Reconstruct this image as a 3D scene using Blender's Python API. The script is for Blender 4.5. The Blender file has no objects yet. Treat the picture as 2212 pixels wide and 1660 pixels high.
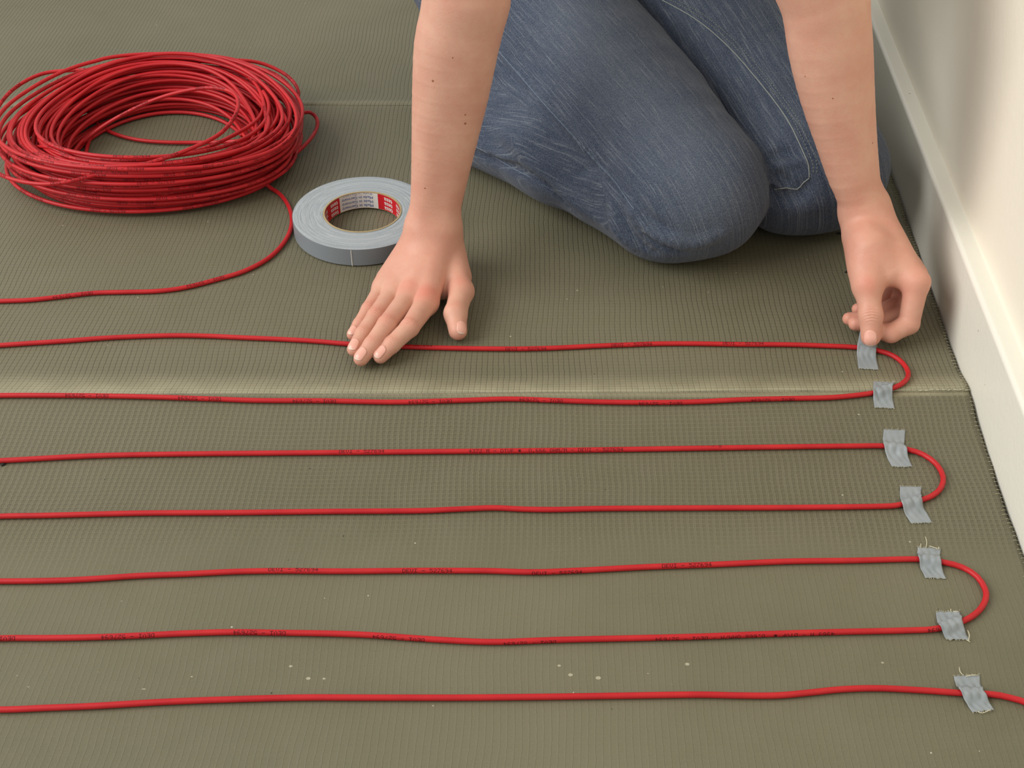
import bpy, math, random
import numpy as np
from mathutils import Vector

random.seed(7)
rng = np.random.default_rng(7)
C = bpy.context.scene.collection
PI = math.pi

# ------------------------------------------------------------------ camera, light, exposure
FOC = 2830.0                       # focal length in pixels of a 2212 px wide frame
PITCH = math.radians(38.85)
H = 0.722
cam_d = bpy.data.cameras.new('camera')
cam_d.sensor_width = 36.0
cam_d.lens = 36.0 * FOC / 2212.0
cam_d.clip_start = 0.02
cam = bpy.data.objects.new('camera', cam_d)
C.objects.link(cam)
cam.location = (0, 0, H)
cam.rotation_euler = (PI / 2 - PITCH, 0, 0)
bpy.context.scene.camera = cam

w = bpy.data.worlds.new('world')
bpy.context.scene.world = w
w.use_nodes = True
w.node_tree.nodes['Background'].inputs[0].default_value = (1.0, 0.985, 0.96, 1)
w.node_tree.nodes['Background'].inputs[1].default_value = 0.56


def area_light(name, loc, target, sx, sy, power, col):
    l = bpy.data.lights.new(name, 'AREA')
    l.shape = 'RECTANGLE'
    l.size = sx
    l.size_y = sy
    l.energy = power
    l.color = col
    o = bpy.data.objects.new(name, l)
    C.objects.link(o)
    o.location = loc
    d = Vector(target) - Vector(loc)
    o.rotation_euler = d.to_track_quat('-Z', 'Y').to_euler()
    return o


area_light('window_light', (-3.6, 0.30, 2.8), (0.2, 1.0, 0), 4.0, 3.0, 215, (1.0, 0.985, 0.96))
vs = bpy.context.scene.view_settings
vs.view_transform = 'Standard'
vs.look = 'None'
vs.gamma = 1.0
vs.use_curve_mapping = False
vs.exposure = 0.0


# ------------------------------------------------------------------ survey helpers: photo pixel -> point in the room
def ray(x, y):
    u = (x - 1106) / FOC
    v = (y - 830) / FOC
    return np.array([u, math.cos(PITCH) - v * math.sin(PITCH), -(math.sin(PITCH) + v * math.cos(PITCH))])


def G(x, y, z=0.0):                # at a height
    r = ray(x, y)
    return np.array([0, 0, H]) + r * ((z - H) / r[2])


def D(x, y, d):                    # at a depth
    return np.array([0, 0, H]) + ray(x, y) * d


# ------------------------------------------------------------------ object helpers
def empty(name, loc=(0, 0, 0)):
    o = bpy.data.objects.new(name, None)
    o.location = loc
    o.empty_display_size = 0.05
    C.objects.link(o)
    return o


def tag(o, label=None, cat=None, group=None, kind=None):
    if label: o['label'] = label
    if cat: o['category'] = cat
    if group: o['group'] = group
    if kind: o['kind'] = kind
    return o


def mobj(name, verts, faces, mat=None, parent=None, smooth=True, attrs=None):
    """mesh object from world coordinates; the origin of a child stays with its parent"""
    me = bpy.data.meshes.new(name)
    verts = np.asarray(verts, dtype=np.float32).reshape(-1, 3)
    off = np.zeros(3)
    if parent is not None:
        p = parent
        while p is not None:
            off += np.array(p.location)
            p = p.parent
    else:
        off = np.array([verts[:, 0].mean(), verts[:, 1].mean(), verts[:, 2].min()])
    if isinstance(faces, np.ndarray) and faces.ndim == 2:
        n, k = faces.shape
        me.vertices.add(len(verts))
        me.vertices.foreach_set('co', (verts - off).astype(np.float32).ravel())
        me.loops.add(n * k)
        me.loops.foreach_set('vertex_index', faces.astype(np.int32).ravel())
        me.polygons.add(n)
        me.polygons.foreach_set('loop_start', np.arange(0, n * k, k, dtype=np.int32))
        me.polygons.foreach_set('loop_total', np.full(n, k, dtype=np.int32))
        me.update(calc_edges=True)
    else:
        me.from_pydata([tuple(v) for v in (verts - off)], [], faces)
        me.update()
    me.polygons.foreach_set('use_smooth', np.full(len(me.polygons), smooth, dtype=bool))
    if attrs:
        for k, a in attrs.items():
            a = np.asarray(a, dtype=np.float32)
            if a.ndim == 1:
                at = me.attributes.new(k, 'FLOAT', 'POINT')
                at.data.foreach_set('value', a)
            else:
                at = me.attributes.new(k, 'FLOAT_VECTOR', 'POINT')
                at.data.foreach_set('vector', a.ravel())
    if mat is not None: me.materials.append(mat)
    o = bpy.data.objects.new(name, me)
    C.objects.link(o)
    if parent is not None: o.parent = parent
    else: o.location = off
    return o


def catmull(pts, step=0.004):
    P = np.asarray(pts, dtype=float)
    P = np.vstack([2 * P[0] - P[1], P, 2 * P[-1] - P[-2]])
    out = []
    for i in range(1, len(P) - 2):
        p0, p1, p2, p3 = P[i - 1], P[i], P[i + 1], P[i + 2]
        n = max(2, int(np.linalg.norm(p2 - p1) / step))
        t = np.linspace(0, 1, n, endpoint=False)[:, None]
        out.append(0.5 * ((2 * p1) + (-p0 + p2) * t + (2 * p0 - 5 * p1 + 4 * p2 - p3) * t ** 2
                          + (-p0 + 3 * p1 - 3 * p2 + p3) * t ** 3))
    out.append(P[-2][None])
    return np.vstack(out)


def frames(path):
    T = np.gradient(path, axis=0)
    T /= np.linalg.norm(T, axis=1)[:, None] + 1e-12
    Z = np.array([0, 0, 1.0])
    S = np.cross(T, Z)
    S /= np.linalg.norm(S, axis=1)[:, None] + 1e-9
    N = np.cross(S, T)
    return T, S, N


def tube(path, r, nseg=12, caps=True):
    T, S, N = frames(path)
    a = np.linspace(0, 2 * PI, nseg, endpoint=False)
    rr = np.broadcast_to(np.asarray(r, dtype=float), (len(path),))
    V = path[:, None, :] + rr[:, None, None] * (np.cos(a)[None, :, None] * S[:, None, :] + np.sin(a)[None, :, None] * N[:, None, :])
    n = len(path)
    i = np.arange(n - 1)[:, None] * nseg
    j = np.arange(nseg)[None, :]
    j2 = (j + 1) % nseg
    F = np.stack([i + j, i + j2, i + nseg + j2, i + nseg + j], axis=-1).reshape(-1, 4)
    V = V.reshape(-1, 3)
    if caps:
        k = len(V)
        V = np.vstack([V, path[0], path[-1]])
        fc = [[k, (q + 1) % nseg, q, q] for q in range(nseg)]
        F = [list(f) for f in F] + [[k, (q + 1) % nseg, q] for q in range(nseg)] + \
            [[k + 1, (n - 1) * nseg + q, (n - 1) * nseg + (q + 1) % nseg] for q in range(nseg)]
    return V, F


def merge(parts):
    V, F, o = [], [], 0
    for v, f in parts:
        V.append(np.asarray(v))
        F += [[a + o for a in q] for q in f]
        o += len(v)
    return np.vstack(V), F


# ------------------------------------------------------------------ materials
def mat(name, col=(0.5, 0.5, 0.5), rough=0.6, spec=0.4):
    m = bpy.data.materials.new(name)
    m.use_nodes = True
    b = m.node_tree.nodes['Principled BSDF']
    b.inputs['Base Color'].default_value = (*col, 1)
    b.inputs['Roughness'].default_value = rough
    b.inputs['Specular IOR Level'].default_value = spec
    return m


def srgb(r, g, b):
    f = lambda c: ((c / 255 + 0.055) / 1.055) ** 2.4 if c / 255 > 0.04045 else c / 255 / 12.92
    return (f(r), f(g), f(b))


class NT:
    """tiny node builder"""
    def __init__(s, m):
        s.t = m.node_tree
        s.b = s.t.nodes['Principled BSDF']

    def link(s, a, b): s.t.links.new(a, b)

    def node(s, typ, **kw):
        n = s.t.nodes.new(typ)
        for k, v in kw.items(): setattr(n, k, v)
        return n

    def _in(s, sock, v):
        if isinstance(v, bpy.types.NodeSocket): s.link(v, sock)
        else: sock.default_value = v

    def math(s, op, a, b=0.0, c=0.0, clamp=False):
        n = s.node('ShaderNodeMath', operation=op, use_clamp=clamp)
        s._in(n.inputs[0], a)
        s._in(n.inputs[1], b)
        if op in ('MULTIPLY_ADD', 'SMOOTH_MIN', 'COMPARE'): s._in(n.inputs[2], c)
        return n.outputs[0]

    def mapr(s, v, a, b, c=0.0, d=1.0, smooth=False):
        n = s.node('ShaderNodeMapRange')
        if smooth: n.interpolation_type = 'SMOOTHSTEP'
        s._in(n.inputs[0], v)
        for i, x in enumerate((a, b, c, d)): s._in(n.inputs[i + 1], x)
        return n.outputs[0]

    def mix(s, fac, a, b, typ='MIX'):
        n = s.node('ShaderNodeMix', data_type='RGBA', blend_type=typ)
        s._in(n.inputs['Factor'], fac)
        s._in(n.inputs[6], (*a, 1) if isinstance(a, tuple) else a)
        s._in(n.inputs[7], (*b, 1) if isinstance(b, tuple) else b)
        return n.outputs[2]

    def sep(s, v):
        n = s.node('ShaderNodeSeparateXYZ')
        s.link(v, n.inputs[0])
        return n.outputs

    def comb(s, x, y, z=0.0):
        n = s.node('ShaderNodeCombineXYZ')
        for i, a in enumerate((x, y, z)): s._in(n.inputs[i], a)
        return n.outputs[0]

    def noise(s, vec, scale, detail=2.0, rough=0.5):
        n = s.node('ShaderNodeTexNoise')
        if vec is not None: s.link(vec, n.inputs['Vector'])
        n.inputs['Scale'].default_value = scale
        n.inputs['Detail'].default_value = detail
        n.inputs['Roughness'].default_value = rough
        return n.outputs['Fac']

    def voro(s, vec, scale, rand=1.0):
        n = s.node('ShaderNodeTexVoronoi')
        s.link(vec, n.inputs['Vector'])
        n.inputs['Scale'].default_value = scale
        n.inputs['Randomness'].default_value = rand
        return n

    def coord(s): return s.node('ShaderNodeTexCoord').outputs['Object']

    def attr(s, name):
        return s.node('ShaderNodeAttribute', attribute_name=name)

    def bump(s, h, strength=1.0, dist=0.001):
        n = s.node('ShaderNodeBump')
        n.inputs['Strength'].default_value = strength
        n.inputs['Distance'].default_value = dist
        s.link(h, n.inputs['Height'])
        s.link(n.outputs[0], s.b.inputs['Normal'])
        return n


# mat underlay: ribbed rubber with a woven scrim
def underlay_material(style):
    m = mat('underlay_' + style, srgb(128, 121, 98), 0.55, 0.35)
    k = NT(m)
    geo = k.node('ShaderNodeNewGeometry').outputs['Position']
    x, y, z = k.sep(geo)
    wob = k.math('MULTIPLY', k.math('SUBTRACT', k.noise(k.comb(k.math('MULTIPLY', x, 0.6), y, 0.0), 8.0, 2.0), 0.5), 0.011)
    lean = k.math('MULTIPLY', y, -0.03)      # the ribs lean a little with the pull of the sheet
    fine = k.math('MULTIPLY', k.math('SUBTRACT', k.noise(geo, 170.0, 1.0), 0.5), 0.0011)
    xx = k.math('ADD', k.math('ADD', x, wob), k.math('ADD', lean, fine))
    yy = k.math('ADD', y, k.math('MULTIPLY', k.math('SUBTRACT', k.noise(geo, 7.0, 1.0), 0.5), 0.010))
    cx = k.math('FRACT', k.math('DIVIDE', xx, 0.0049))
    cy = k.math('FRACT', k.math('DIVIDE', yy, 0.0047))
    px = k.math('ABSOLUTE', k.math('SUBTRACT', cx, 0.5))        # 0 in the middle of a rib, .5 in its groove
    py = k.math('ABSOLUTE', k.math('SUBTRACT', cy, 0.5))
    gx = k.mapr(px, 0.36, 0.5, 0, 1, True)
    gy = k.mapr(py, 0.36, 0.5, 0, 1, True)
    big = k.noise(geo, 3.0, 3.0)
    med = k.noise(geo, 26.0, 4.0, 0.6)
    grit = k.noise(geo, 1300.0, 2.0, 0.7)
    base = k.mix(k.mapr(big, 0.35, 0.65), srgb(101, 98, 76), srgb(114, 110, 88))
    base = k.mix(k.mapr(med, 0.3, 0.7, 0, 0.35), base, srgb(118, 112, 94))
    base = k.mix(k.mapr(grit, 0.35, 0.75, 0, 0.22), base, srgb(138, 134, 110))
    patch = k.mapr(k.noise(geo, 4.3, 2.0), 0.38, 0.6, 0.35, 1.0, True)
    if style == 'stitched':
        dash = k.mapr(py, 0.06, 0.3, 0.75, 1.0)
        gd = k.math('MULTIPLY', k.math('MULTIPLY', k.mapr(px, 0.41, 0.48, 0, 1, True), dash), patch)
        col = k.mix(k.math('MULTIPLY', gd, 0.62), base, srgb(52, 49, 36))
        col = k.mix(k.math('MULTIPLY', gy, 0.20), col, srgb(78, 73, 56))
        hgt = k.math('ADD', k.math('MULTIPLY', gx, -1.0), k.math('MULTIPLY', gy, -0.55))
    else:
        # raised light threads with rectangular hollows; fading to plain ribs near the camera
        fade = k.mapr(k.math('ADD', y, k.math('MULTIPLY', k.math('SUBTRACT', big, 0.5), 0.12)), 0.665, 0.74, 0.12, 1.0, True)
        hx = k.mapr(k.math('ABSOLUTE', k.math('SUBTRACT', cx, 0.40)), 0.25, 0.33, 1, 0, True)
        hy = k.mapr(k.math('ABSOLUTE', k.math('SUBTRACT', cy, 0.45)), 0.30, 0.40, 1, 0, True)
        hole = k.math('MULTIPLY', k.math('MULTIPLY', hx, hy), fade)
        rim = k.math('MULTIPLY', k.mapr(cy, 0.0, 0.16, 1, 0), fade)
        low = k.math('MULTIPLY', k.math('MULTIPLY', hx, k.mapr(cy, 0.62, 0.84, 0, 1)), fade)
        col = k.mix(k.math('MULTIPLY', hole, 0.34), base, srgb(74, 70, 52))
        col = k.mix(k.math('MULTIPLY', low, k.math('MULTIPLY', patch, 0.45)), col, srgb(60, 55, 40))
        col = k.mix(k.math('MULTIPLY', rim, 0.24), col, srgb(152, 147, 116))
        rib = k.mapr(k.math('ABSOLUTE', k.math('SUBTRACT', cx, 0.9)), 0.0, 0.10, 1, 0, True)
        col = k.mix(k.math('MULTIPLY', rib, 0.16), col, srgb(58, 54, 40))
        hgt = k.math('ADD', k.math('MULTIPLY', hole, -1.0), k.math('MULTIPLY', rib, k.math('SUBTRACT', 0.5, fade)))
    # paler colour band along the raised butt joints, wider on their far side
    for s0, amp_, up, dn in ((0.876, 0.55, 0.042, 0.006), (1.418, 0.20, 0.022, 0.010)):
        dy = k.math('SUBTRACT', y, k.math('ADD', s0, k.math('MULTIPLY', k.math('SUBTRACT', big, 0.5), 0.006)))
        joint_pale = k.math('MULTIPLY', k.mapr(dy, up, 0.004, 0, 1, True), k.mapr(dy, -dn, 0.0, 0, 1, True))
        joint_pale = k.math('MULTIPLY', joint_pale, k.mapr(med, 0.3, 0.6, 0.6, 1.0))
        joint_pale = k.math('MULTIPLY', joint_pale, k.math('SUBTRACT', 1.0, k.math('MULTIPLY', gy, 0.5)))
        col = k.mix(k.math('MULTIPLY', joint_pale, amp_), col, srgb(186, 180, 150))
    # dust: sparse pale and dark specks
    v = k.voro(geo, 95.0)
    dsel = k.sep(v.outputs['Color'])
    spk = k.math('MULTIPLY', k.math('LESS_THAN', v.outputs['Distance'], k.mapr(dsel[1], 0, 1, 0.02, 0.075)), k.math('GREATER_THAN', dsel[0], 0.86))
    col = k.mix(k.math('MULTIPLY', spk, 0.75), col, srgb(205, 200, 180))
    v2 = k.voro(k.comb(y, x, z), 80.0)
    ds2 = k.sep(v2.outputs['Color'])
    spk2 = k.math('MULTIPLY', k.math('LESS_THAN', v2.outputs['Distance'], k.mapr(ds2[1], 0, 1, 0.02, 0.07)), k.math('GREATER_THAN', ds2[0], 0.88))
    col = k.mix(k.math('MULTIPLY', spk2, 0.8), col, srgb(45, 42, 32))
    # a row of nap tufts where glue dots have lifted
    rowm = k.math('LESS_THAN', k.math('ABSOLUTE', k.math('SUBTRACT', k.math('ADD', y, k.math('MULTIPLY', x, -0.012)), 0.578)), 0.010)
    v3 = k.voro(k.comb(x, k.math('MULTIPLY', y, 1.3), 0.0), 75.0, 0.5)
    tuft = k.math('MULTIPLY', k.math('LESS_THAN', v3.outputs['Distance'], k.mapr(k.noise(geo, 20.0), 0.35, 0.7, 0.0, 0.17)), rowm)
    if style == 'woven':
        col = k.mix(k.math('MULTIPLY', tuft, 0.55), col, srgb(200, 194, 170))
    k.link(col, k.b.inputs['Base Color'])
    hgt = k.math('ADD', hgt, k.math('MULTIPLY', grit, 0.25))
    k.bump(hgt, 0.5, 0.0007)
    return m


M = {}
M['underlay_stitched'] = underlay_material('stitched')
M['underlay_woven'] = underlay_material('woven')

m = M['concrete'] = mat('concrete', srgb(70, 68, 62), 0.9)
k = NT(m)
k.link(k.mix(k.noise(k.coord(), 30.0, 4.0), srgb(60, 58, 52), srgb(88, 85, 78)), k.b.inputs['Base Color'])

m = M['wall'] = mat('cream_wall_paint', srgb(238, 229, 207), 0.55, 0.3)
k = NT(m)
gp = k.node('ShaderNodeNewGeometry').outputs['Position']
k.link(k.mix(k.mapr(k.noise(gp, 9.0, 3.0), 0.35, 0.65, 0, 0.5), srgb(240, 234, 217), srgb(236, 229, 210)), k.b.inputs['Base Color'])
k.bump(k.math('ADD', k.noise(gp, 120.0, 3.0), k.math('MULTIPLY', k.noise(gp, 7.0, 2.0), 5.0)), 0.25, 0.0015)

m = M['skirting'] = mat('white_gloss_paint', srgb(232, 231, 224), 0.32, 0.5)
k = NT(m)
gp = k.node('ShaderNodeNewGeometry').outputs['Position']
v = k.voro(gp, 60.0)
s_ = k.sep(v.outputs['Color'])
chip = k.math('MULTIPLY', k.math('LESS_THAN', v.outputs['Distance'], 0.05), k.math('GREATER_THAN', s_[0], 0.8))
k.link(k.mix(chip, srgb(233, 231, 218), srgb(150, 145, 132)), k.b.inputs['Base Color'])
k.bump(k.math('ADD', k.noise(gp, 45.0, 3.0), k.noise(gp, 260.0, 2.0)), 0.25, 0.0008)

m = M['cable'] = mat('red_cable_sheath', srgb(205, 38, 44), 0.45, 0.35)
k = NT(m)
gp = k.node('ShaderNodeNewGeometry').outputs['Position']
c0 = k.mix(k.mapr(k.noise(gp, 40.0, 3.0), 0.3, 0.7), srgb(179, 25, 33), srgb(193, 35, 39))
scuff = k.mapr(k.noise(gp, 330.0, 3.0, 0.65), 0.62, 0.76, 0, 0.22)
k.link(k.mix(scuff, c0, srgb(150, 22, 30)), k.b.inputs['Base Color'])
k.bump(k.noise(gp, 700.0, 2.0), 0.12, 0.0004)
M['ink'] = mat('black_ink', srgb(60, 10, 18), 0.6, 0.2)

m = M['tape'] = mat('grey_cloth_tape', srgb(150, 156, 158), 0.48, 0.4)
k = NT(m)
gp = k.node('ShaderNodeNewGeometry').outputs['Position']
k.link(k.mix(k.mapr(k.noise(gp, 60.0, 3.0), 0.3, 0.7), srgb(136, 143, 146), srgb(150, 156, 158)), k.b.inputs['Base Color'])
k.bump(k.noise(gp, 900.0, 2.0), 0.2, 0.0003)
M['thread'] = mat('pale_thread', srgb(215, 208, 180), 0.8)
M['scrim'] = mat('scrim_thread', srgb(186, 178, 146), 0.8)

m = M['tape_side'] = mat('wound_tape_edges', srgb(178, 184, 186), 0.6, 0.3)
k = NT(m)
ob = k.coord()
x, y, z = k.sep(ob)
rad = k.math('SQRT', k.math('ADD', k.math('MULTIPLY', x, x), k.math('MULTIPLY', y, y)))
ang = k.math('ARCTAN2', y, x)
rv = k.comb(k.math('MULTIPLY', rad, 1.0), k.math('MULTIPLY', k.math('SINE', ang), 0.003), 0.0)
ring = k.noise(rv, 900.0, 3.0, 0.65)
lint = k.noise(k.comb(k.math('MULTIPLY', rad, 20.0), k.math('SINE', ang), k.math('COSINE', ang)), 60.0, 3.0, 0.7)
cc = k.mix(k.mapr(ring, 0.35, 0.65), srgb(146, 154, 158), srgb(176, 183, 186))
cc = k.mix(k.mapr(lint, 0.55, 0.75, 0, 0.55), cc, srgb(222, 224, 220))
k.link(cc, k.b.inputs['Base Color'])
k.bump(k.math('ADD', ring, lint), 0.35, 0.0005)
M['tape_face'] = mat('grey_tape_face', srgb(128, 134, 139), 0.38, 0.45)
M['card'] = mat('cardboard', srgb(176, 156, 116), 0.8)
M['label_white'] = mat('label_paper', srgb(222, 220, 214), 0.5)
M['label_red'] = mat('label_red', srgb(196, 26, 38), 0.45)
M['label_blue'] = mat('label_blue', srgb(50, 84, 160), 0.5)
M['cream'] = mat('cotton_jersey', srgb(225, 225, 220), 0.9)
M['crumb'] = mat('black_crumb', srgb(28, 26, 22), 0.8)

m = M['skin'] = mat('skin', srgb(226, 170, 140), 0.5, 0.35)
k = NT(m)
gp = k.node('ShaderNodeNewGeometry').outputs['Position']
red = k.attr('red').outputs['Fac']
mole = k.attr('mole').outputs['Fac']
base = k.mix(k.mapr(k.noise(gp, 38.0, 3.0), 0.3, 0.7), srgb(212, 166, 143), srgb(204, 152, 131))
base = k.mix(k.mapr(k.noise(gp, 170.0, 3.0, 0.6), 0.45, 0.7, 0, 0.25), base, srgb(208, 142, 122))
base = k.mix(red, base, srgb(212, 112, 94))
base = k.mix(mole, base, srgb(120, 66, 46))
k.link(base, k.b.inputs['Base Color'])
k.b.inputs['Subsurface Weight'].default_value = 0.12
k.b.inputs['Subsurface Radius'].default_value = (0.012, 0.005, 0.003)
k.b.inputs['Subsurface Scale'].default_value = 0.5
vv = k.voro(gp, 900.0)
k.bump(k.math('ADD', k.math('MULTIPLY', vv.outputs['Distance'], -0.5), k.noise(gp, 500.0, 2.0)), 0.30, 0.0004)
M['nail'] = mat('fingernail', srgb(230, 172, 154), 0.25, 0.5)
M['nail_edge'] = mat('nail_free_edge', srgb(238, 214, 196), 0.3, 0.5)
M['hair'] = mat('hair', srgb(70, 48, 34), 0.6)

m = M['denim'] = mat('blue_denim', srgb(70, 84, 108), 0.85, 0.15)
k = NT(m)
gp = k.node('ShaderNodeNewGeometry').outputs['Position']
dv = k.attr('leg').outputs['Vector']
du, dw, dz_ = k.sep(dv)
fade = k.attr('fade').outputs['Fac']
slub = k.noise(k.comb(k.math('MULTIPLY', du, 26.0), k.math('MULTIPLY', dw, 900.0), dz_), 1.0, 2.0, 0.6)
slub2 = k.noise(k.comb(k.math('MULTIPLY', du, 12.0), k.math('MULTIPLY', dw, 260.0), dz_), 1.0, 2.0, 0.6)
tw = k.noise(k.comb(k.math('MULTIPLY', k.math('ADD', du, dw), 600.0), k.math('MULTIPLY', k.math('SUBTRACT', du, dw), 2400.0), 0.0), 1.0, 1.0, 0.5)
grain = k.noise(gp, 2100.0, 2.0, 0.8)
blot = k.noise(gp, 18.0, 3.0, 0.55)
c = k.mix(k.mapr(blot, 0.3, 0.7), srgb(45, 59, 84), srgb(54, 69, 95))
c = k.mix(k.math('MULTIPLY', fade, 0.80), c, srgb(106, 117, 134))
c = k.mix(k.mapr(slub2, 0.42, 0.70, 0, 0.35), c, srgb(110, 120, 134))
c = k.mix(k.mapr(slub, 0.54, 0.70, 0, 0.60), c, srgb(150, 158, 166))
c = k.mix(k.mapr(tw, 0.38, 0.60, 0, 0.72), c, srgb(26, 34, 50))
c = k.mix(k.mapr(grain, 0.52, 0.66, 0, 0.60), c, srgb(160, 166, 172))
k.link(c, k.b.inputs['Base Color'])
k.b.inputs['Sheen Weight'].default_value = 0.15
k.bump(k.math('ADD', k.math('MULTIPLY', tw, 1.0), grain), 0.5, 0.0005)
M['stitch'] = mat('stitching', srgb(136, 142, 136), 0.8)
M['seam_edge'] = mat('seam_edge', srgb(148, 154, 150), 0.85)


# ------------------------------------------------------------------ the setting
def WX(y): return 0.3978 + 0.053 * (y - 0.8784)            # foot of the skirting board along the room


BH, BT = 0.077, 0.0165
# concrete slab under the sheets
def box(x0, x1, y0, y1, z0, z1):
    v = [(x0, y0, z0), (x1, y0, z0), (x1, y1, z0), (x0, y1, z0), (x0, y0, z1), (x1, y0, z1), (x1, y1, z1), (x0, y1, z1)]
    f = [[0, 3, 2, 1], [4, 5, 6, 7], [0, 1, 5, 4], [1, 2, 6, 5], [2, 3, 7, 6], [3, 0, 4, 7]]
    return v, f


v, f = box(-1.6, 0.60, 0.05, 2.9, -0.05, -0.0045)
tag(mobj('floor', v, f, M['concrete'], smooth=False), kind='structure')
# wall and skirting run along the same line
ys = np.linspace(0.05, 2.9, 60)
prof = [(BT, BH - 0.004), (BT, 1.9), (BT + 0.1, 1.9), (BT + 0.1, -0.05), (BT, -0.05)]


def extrude(profile, ys, wob=None):
    V = []
    for i, y in enumerate(ys):
        for (a, z) in profile:
            V.append((WX(y) + a + (wob[i] if wob is not None else 0), y, z))
    n = len(profile)
    F = [[i * n + j, i * n + (j + 1) % n, (i + 1) * n + (j + 1) % n, (i + 1) * n + j] for i in range(len(ys) - 1) for j in range(n)]
    F.append(list(range(n))[::-1])
    F.append([(len(ys) - 1) * n + j for j in range(n)])
    return V, F


v, f = extrude(prof, ys)
tag(mobj('wall_right', v, f, M['wall'], smooth=False), kind='structure')
pr = [(0, -0.0045)]
R_ = 0.0042
for a in np.linspace(PI, PI / 2, 7): pr.append((R_ + R_ * math.cos(a), BH - R_ + R_ * math.sin(a)))
pr += [(BT - 0.001, BH + 0.0004), (BT + 0.004, BH + 0.0015), (BT + 0.004, -0.0045)]
v, f = extrude(pr, ys)
tag(mobj('baseboard_right', v, f, M['skirting'], smooth=False), kind='structure')


# underlay sheets: hump where two sheets butt together
def mat_z(x, y):
    """height of the top of the underlay"""
    z = 0.0
    s1 = 0.876 + 0.0035 * np.sin(x * 3.1 + 0.4)
    s2 = 1.418 + 0.004 * np.sin(x * 2.3)
    for s in (s1, s2):
        d = y - s
        z = z + np.where(d >= 0, 0.0068 * np.exp(-(d / 0.022) ** 2), 0.0060 * np.exp(-(d / 0.042) ** 2))
    z = z + 0.0011 * np.sin(x * 7.0 + 1.3 * np.sin(y * 9)) * np.sin(y * 11.0 + 0.7) * np.clip((1.15 - abs(y - 1.0)), 0, 1)
    return z - 0.0006


def top_z(x, y):
    """highest underlay under the width of a cable"""
    return np.maximum(np.maximum(mat_z(x, y - 0.0022), mat_z(x, y + 0.0022)), mat_z(x, y)) + 0.0002


def sheet(y0f, y1f, style, label):
    xs = np.concatenate([np.arange(-1.3, -0.75, 0.02), np.arange(-0.75, 0.47, 0.005)])
    nv = 110
    V = []
    for j in range(nv + 1):
        t = j / nv
        for x in xs:
            ya, yb = y0f(x), y1f(x)
            y = ya + (yb - ya) * t
            V.append((x, y))
    V = np.array(V)
    nx = len(xs)
    yy = V[:, 1].reshape(nv + 1, nx)
    # right border follows the skirting with a ragged little gap
    X = V[:, 0].reshape(nv + 1, nx)
    lim = WX(yy[:, -1]) - 0.0026 - 0.0006 * np.sin(yy[:, -1] * 61) - 0.0004 * np.sin(yy[:, -1] * 173)
    sc = (lim + 1.3) / (xs[-1] + 1.3)
    X = (X + 1.3) * sc[:, None] - 1.3
    Z = mat_z(X, yy)
    top = np.stack([X, yy, Z], -1).reshape(-1, 3)
    i = np.arange(nv)[:, None] * nx
    j = np.arange(nx - 1)[None, :]
    F = np.stack([i + j, i + j + 1, i + nx + j + 1, i + nx + j], -1).reshape(-1, 4).tolist()
    # turned-down border
    loop = [(0, q) for q in range(nx)] + [(q, nx - 1) for q in range(1, nv + 1)] + [(nv, q) for q in range(nx - 2, -1, -1)] + [(q, 0) for q in range(nv - 1, 0, -1)]
    idx = [a * nx + b for a, b in loop]
    n0 = len(top)
    low = top[idx].copy()
    low[:, 2] = -0.0045
    V3 = np.vstack([top, low])
    L = len(idx)
    F.append([n0 + q for q in range(L)][::-1])
    F += [[idx[q], n0 + q, n0 + (q + 1) % L, idx[(q + 1) % L]] for q in range(L)]
    o = mobj('underlay_sheet', V3, F, M['underlay_' + style])
    tag(o, label, 'floor underlay')
    o['group'] = 'rubber underlay sheets on the floor'
    return o


s1f = lambda x: 0.876 + 0.0035 * math.sin(x * 3.1 + 0.4)
s2f = lambda x: 1.418 + 0.004 * math.sin(x * 2.3)
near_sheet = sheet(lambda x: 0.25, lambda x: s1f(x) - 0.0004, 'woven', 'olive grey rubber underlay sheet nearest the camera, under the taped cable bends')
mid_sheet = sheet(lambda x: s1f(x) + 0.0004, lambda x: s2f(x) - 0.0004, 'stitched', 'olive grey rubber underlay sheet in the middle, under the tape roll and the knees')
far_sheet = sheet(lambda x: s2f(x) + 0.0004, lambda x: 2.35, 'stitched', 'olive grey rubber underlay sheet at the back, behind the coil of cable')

# scrim threads sticking out along the cut edge beside the skirting
for sh, ya, yb in ((near_sheet, 0.40, 0.872), (mid_sheet, 0.882, 1.41)):
    parts = []
    y = ya
    while y < yb:
        xe = WX(y) - 0.0026 - 0.0006 * math.sin(y * 61) - 0.0004 * math.sin(y * 173)
        L = random.uniform(0.0008, 0.0042)
        zt = float(mat_z(np.array(xe), np.array(y))) + 0.0004
        p = np.array([(xe - L, y, zt), (xe - 0.2 * L, y + random.uniform(-.0004, .0004), zt + 0.0003), (xe + 0.0012, y + random.uniform(-.0006, .0006), zt - random.uniform(0, 0.001))])
        parts.append(tube(p, 0.00022, 4))
        y += 0.0047
    v, f = merge(parts)
    o = mobj('scrim_threads', v, f, M['scrim'], sh)
    tag(o, kind='stuff')

# the two butt joints show a pale frayed line near the wall
parts = []
for q in range(9):
    x = 0.352 + q * 0.005
    y = s1f(x)
    z = float(mat_z(np.array(x), np.array(y))) + 0.0003
    parts.append(tube(np.array([(x, y + random.uniform(-.001, .001), z), (x + 0.004, y + random.uniform(-.001, .001), z + .0003)]), 0.00028, 4))
v, f = merge(parts)
tag(mobj('frayed_edge', v, f, M['thread'], near_sheet), kind='stuff')

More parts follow.
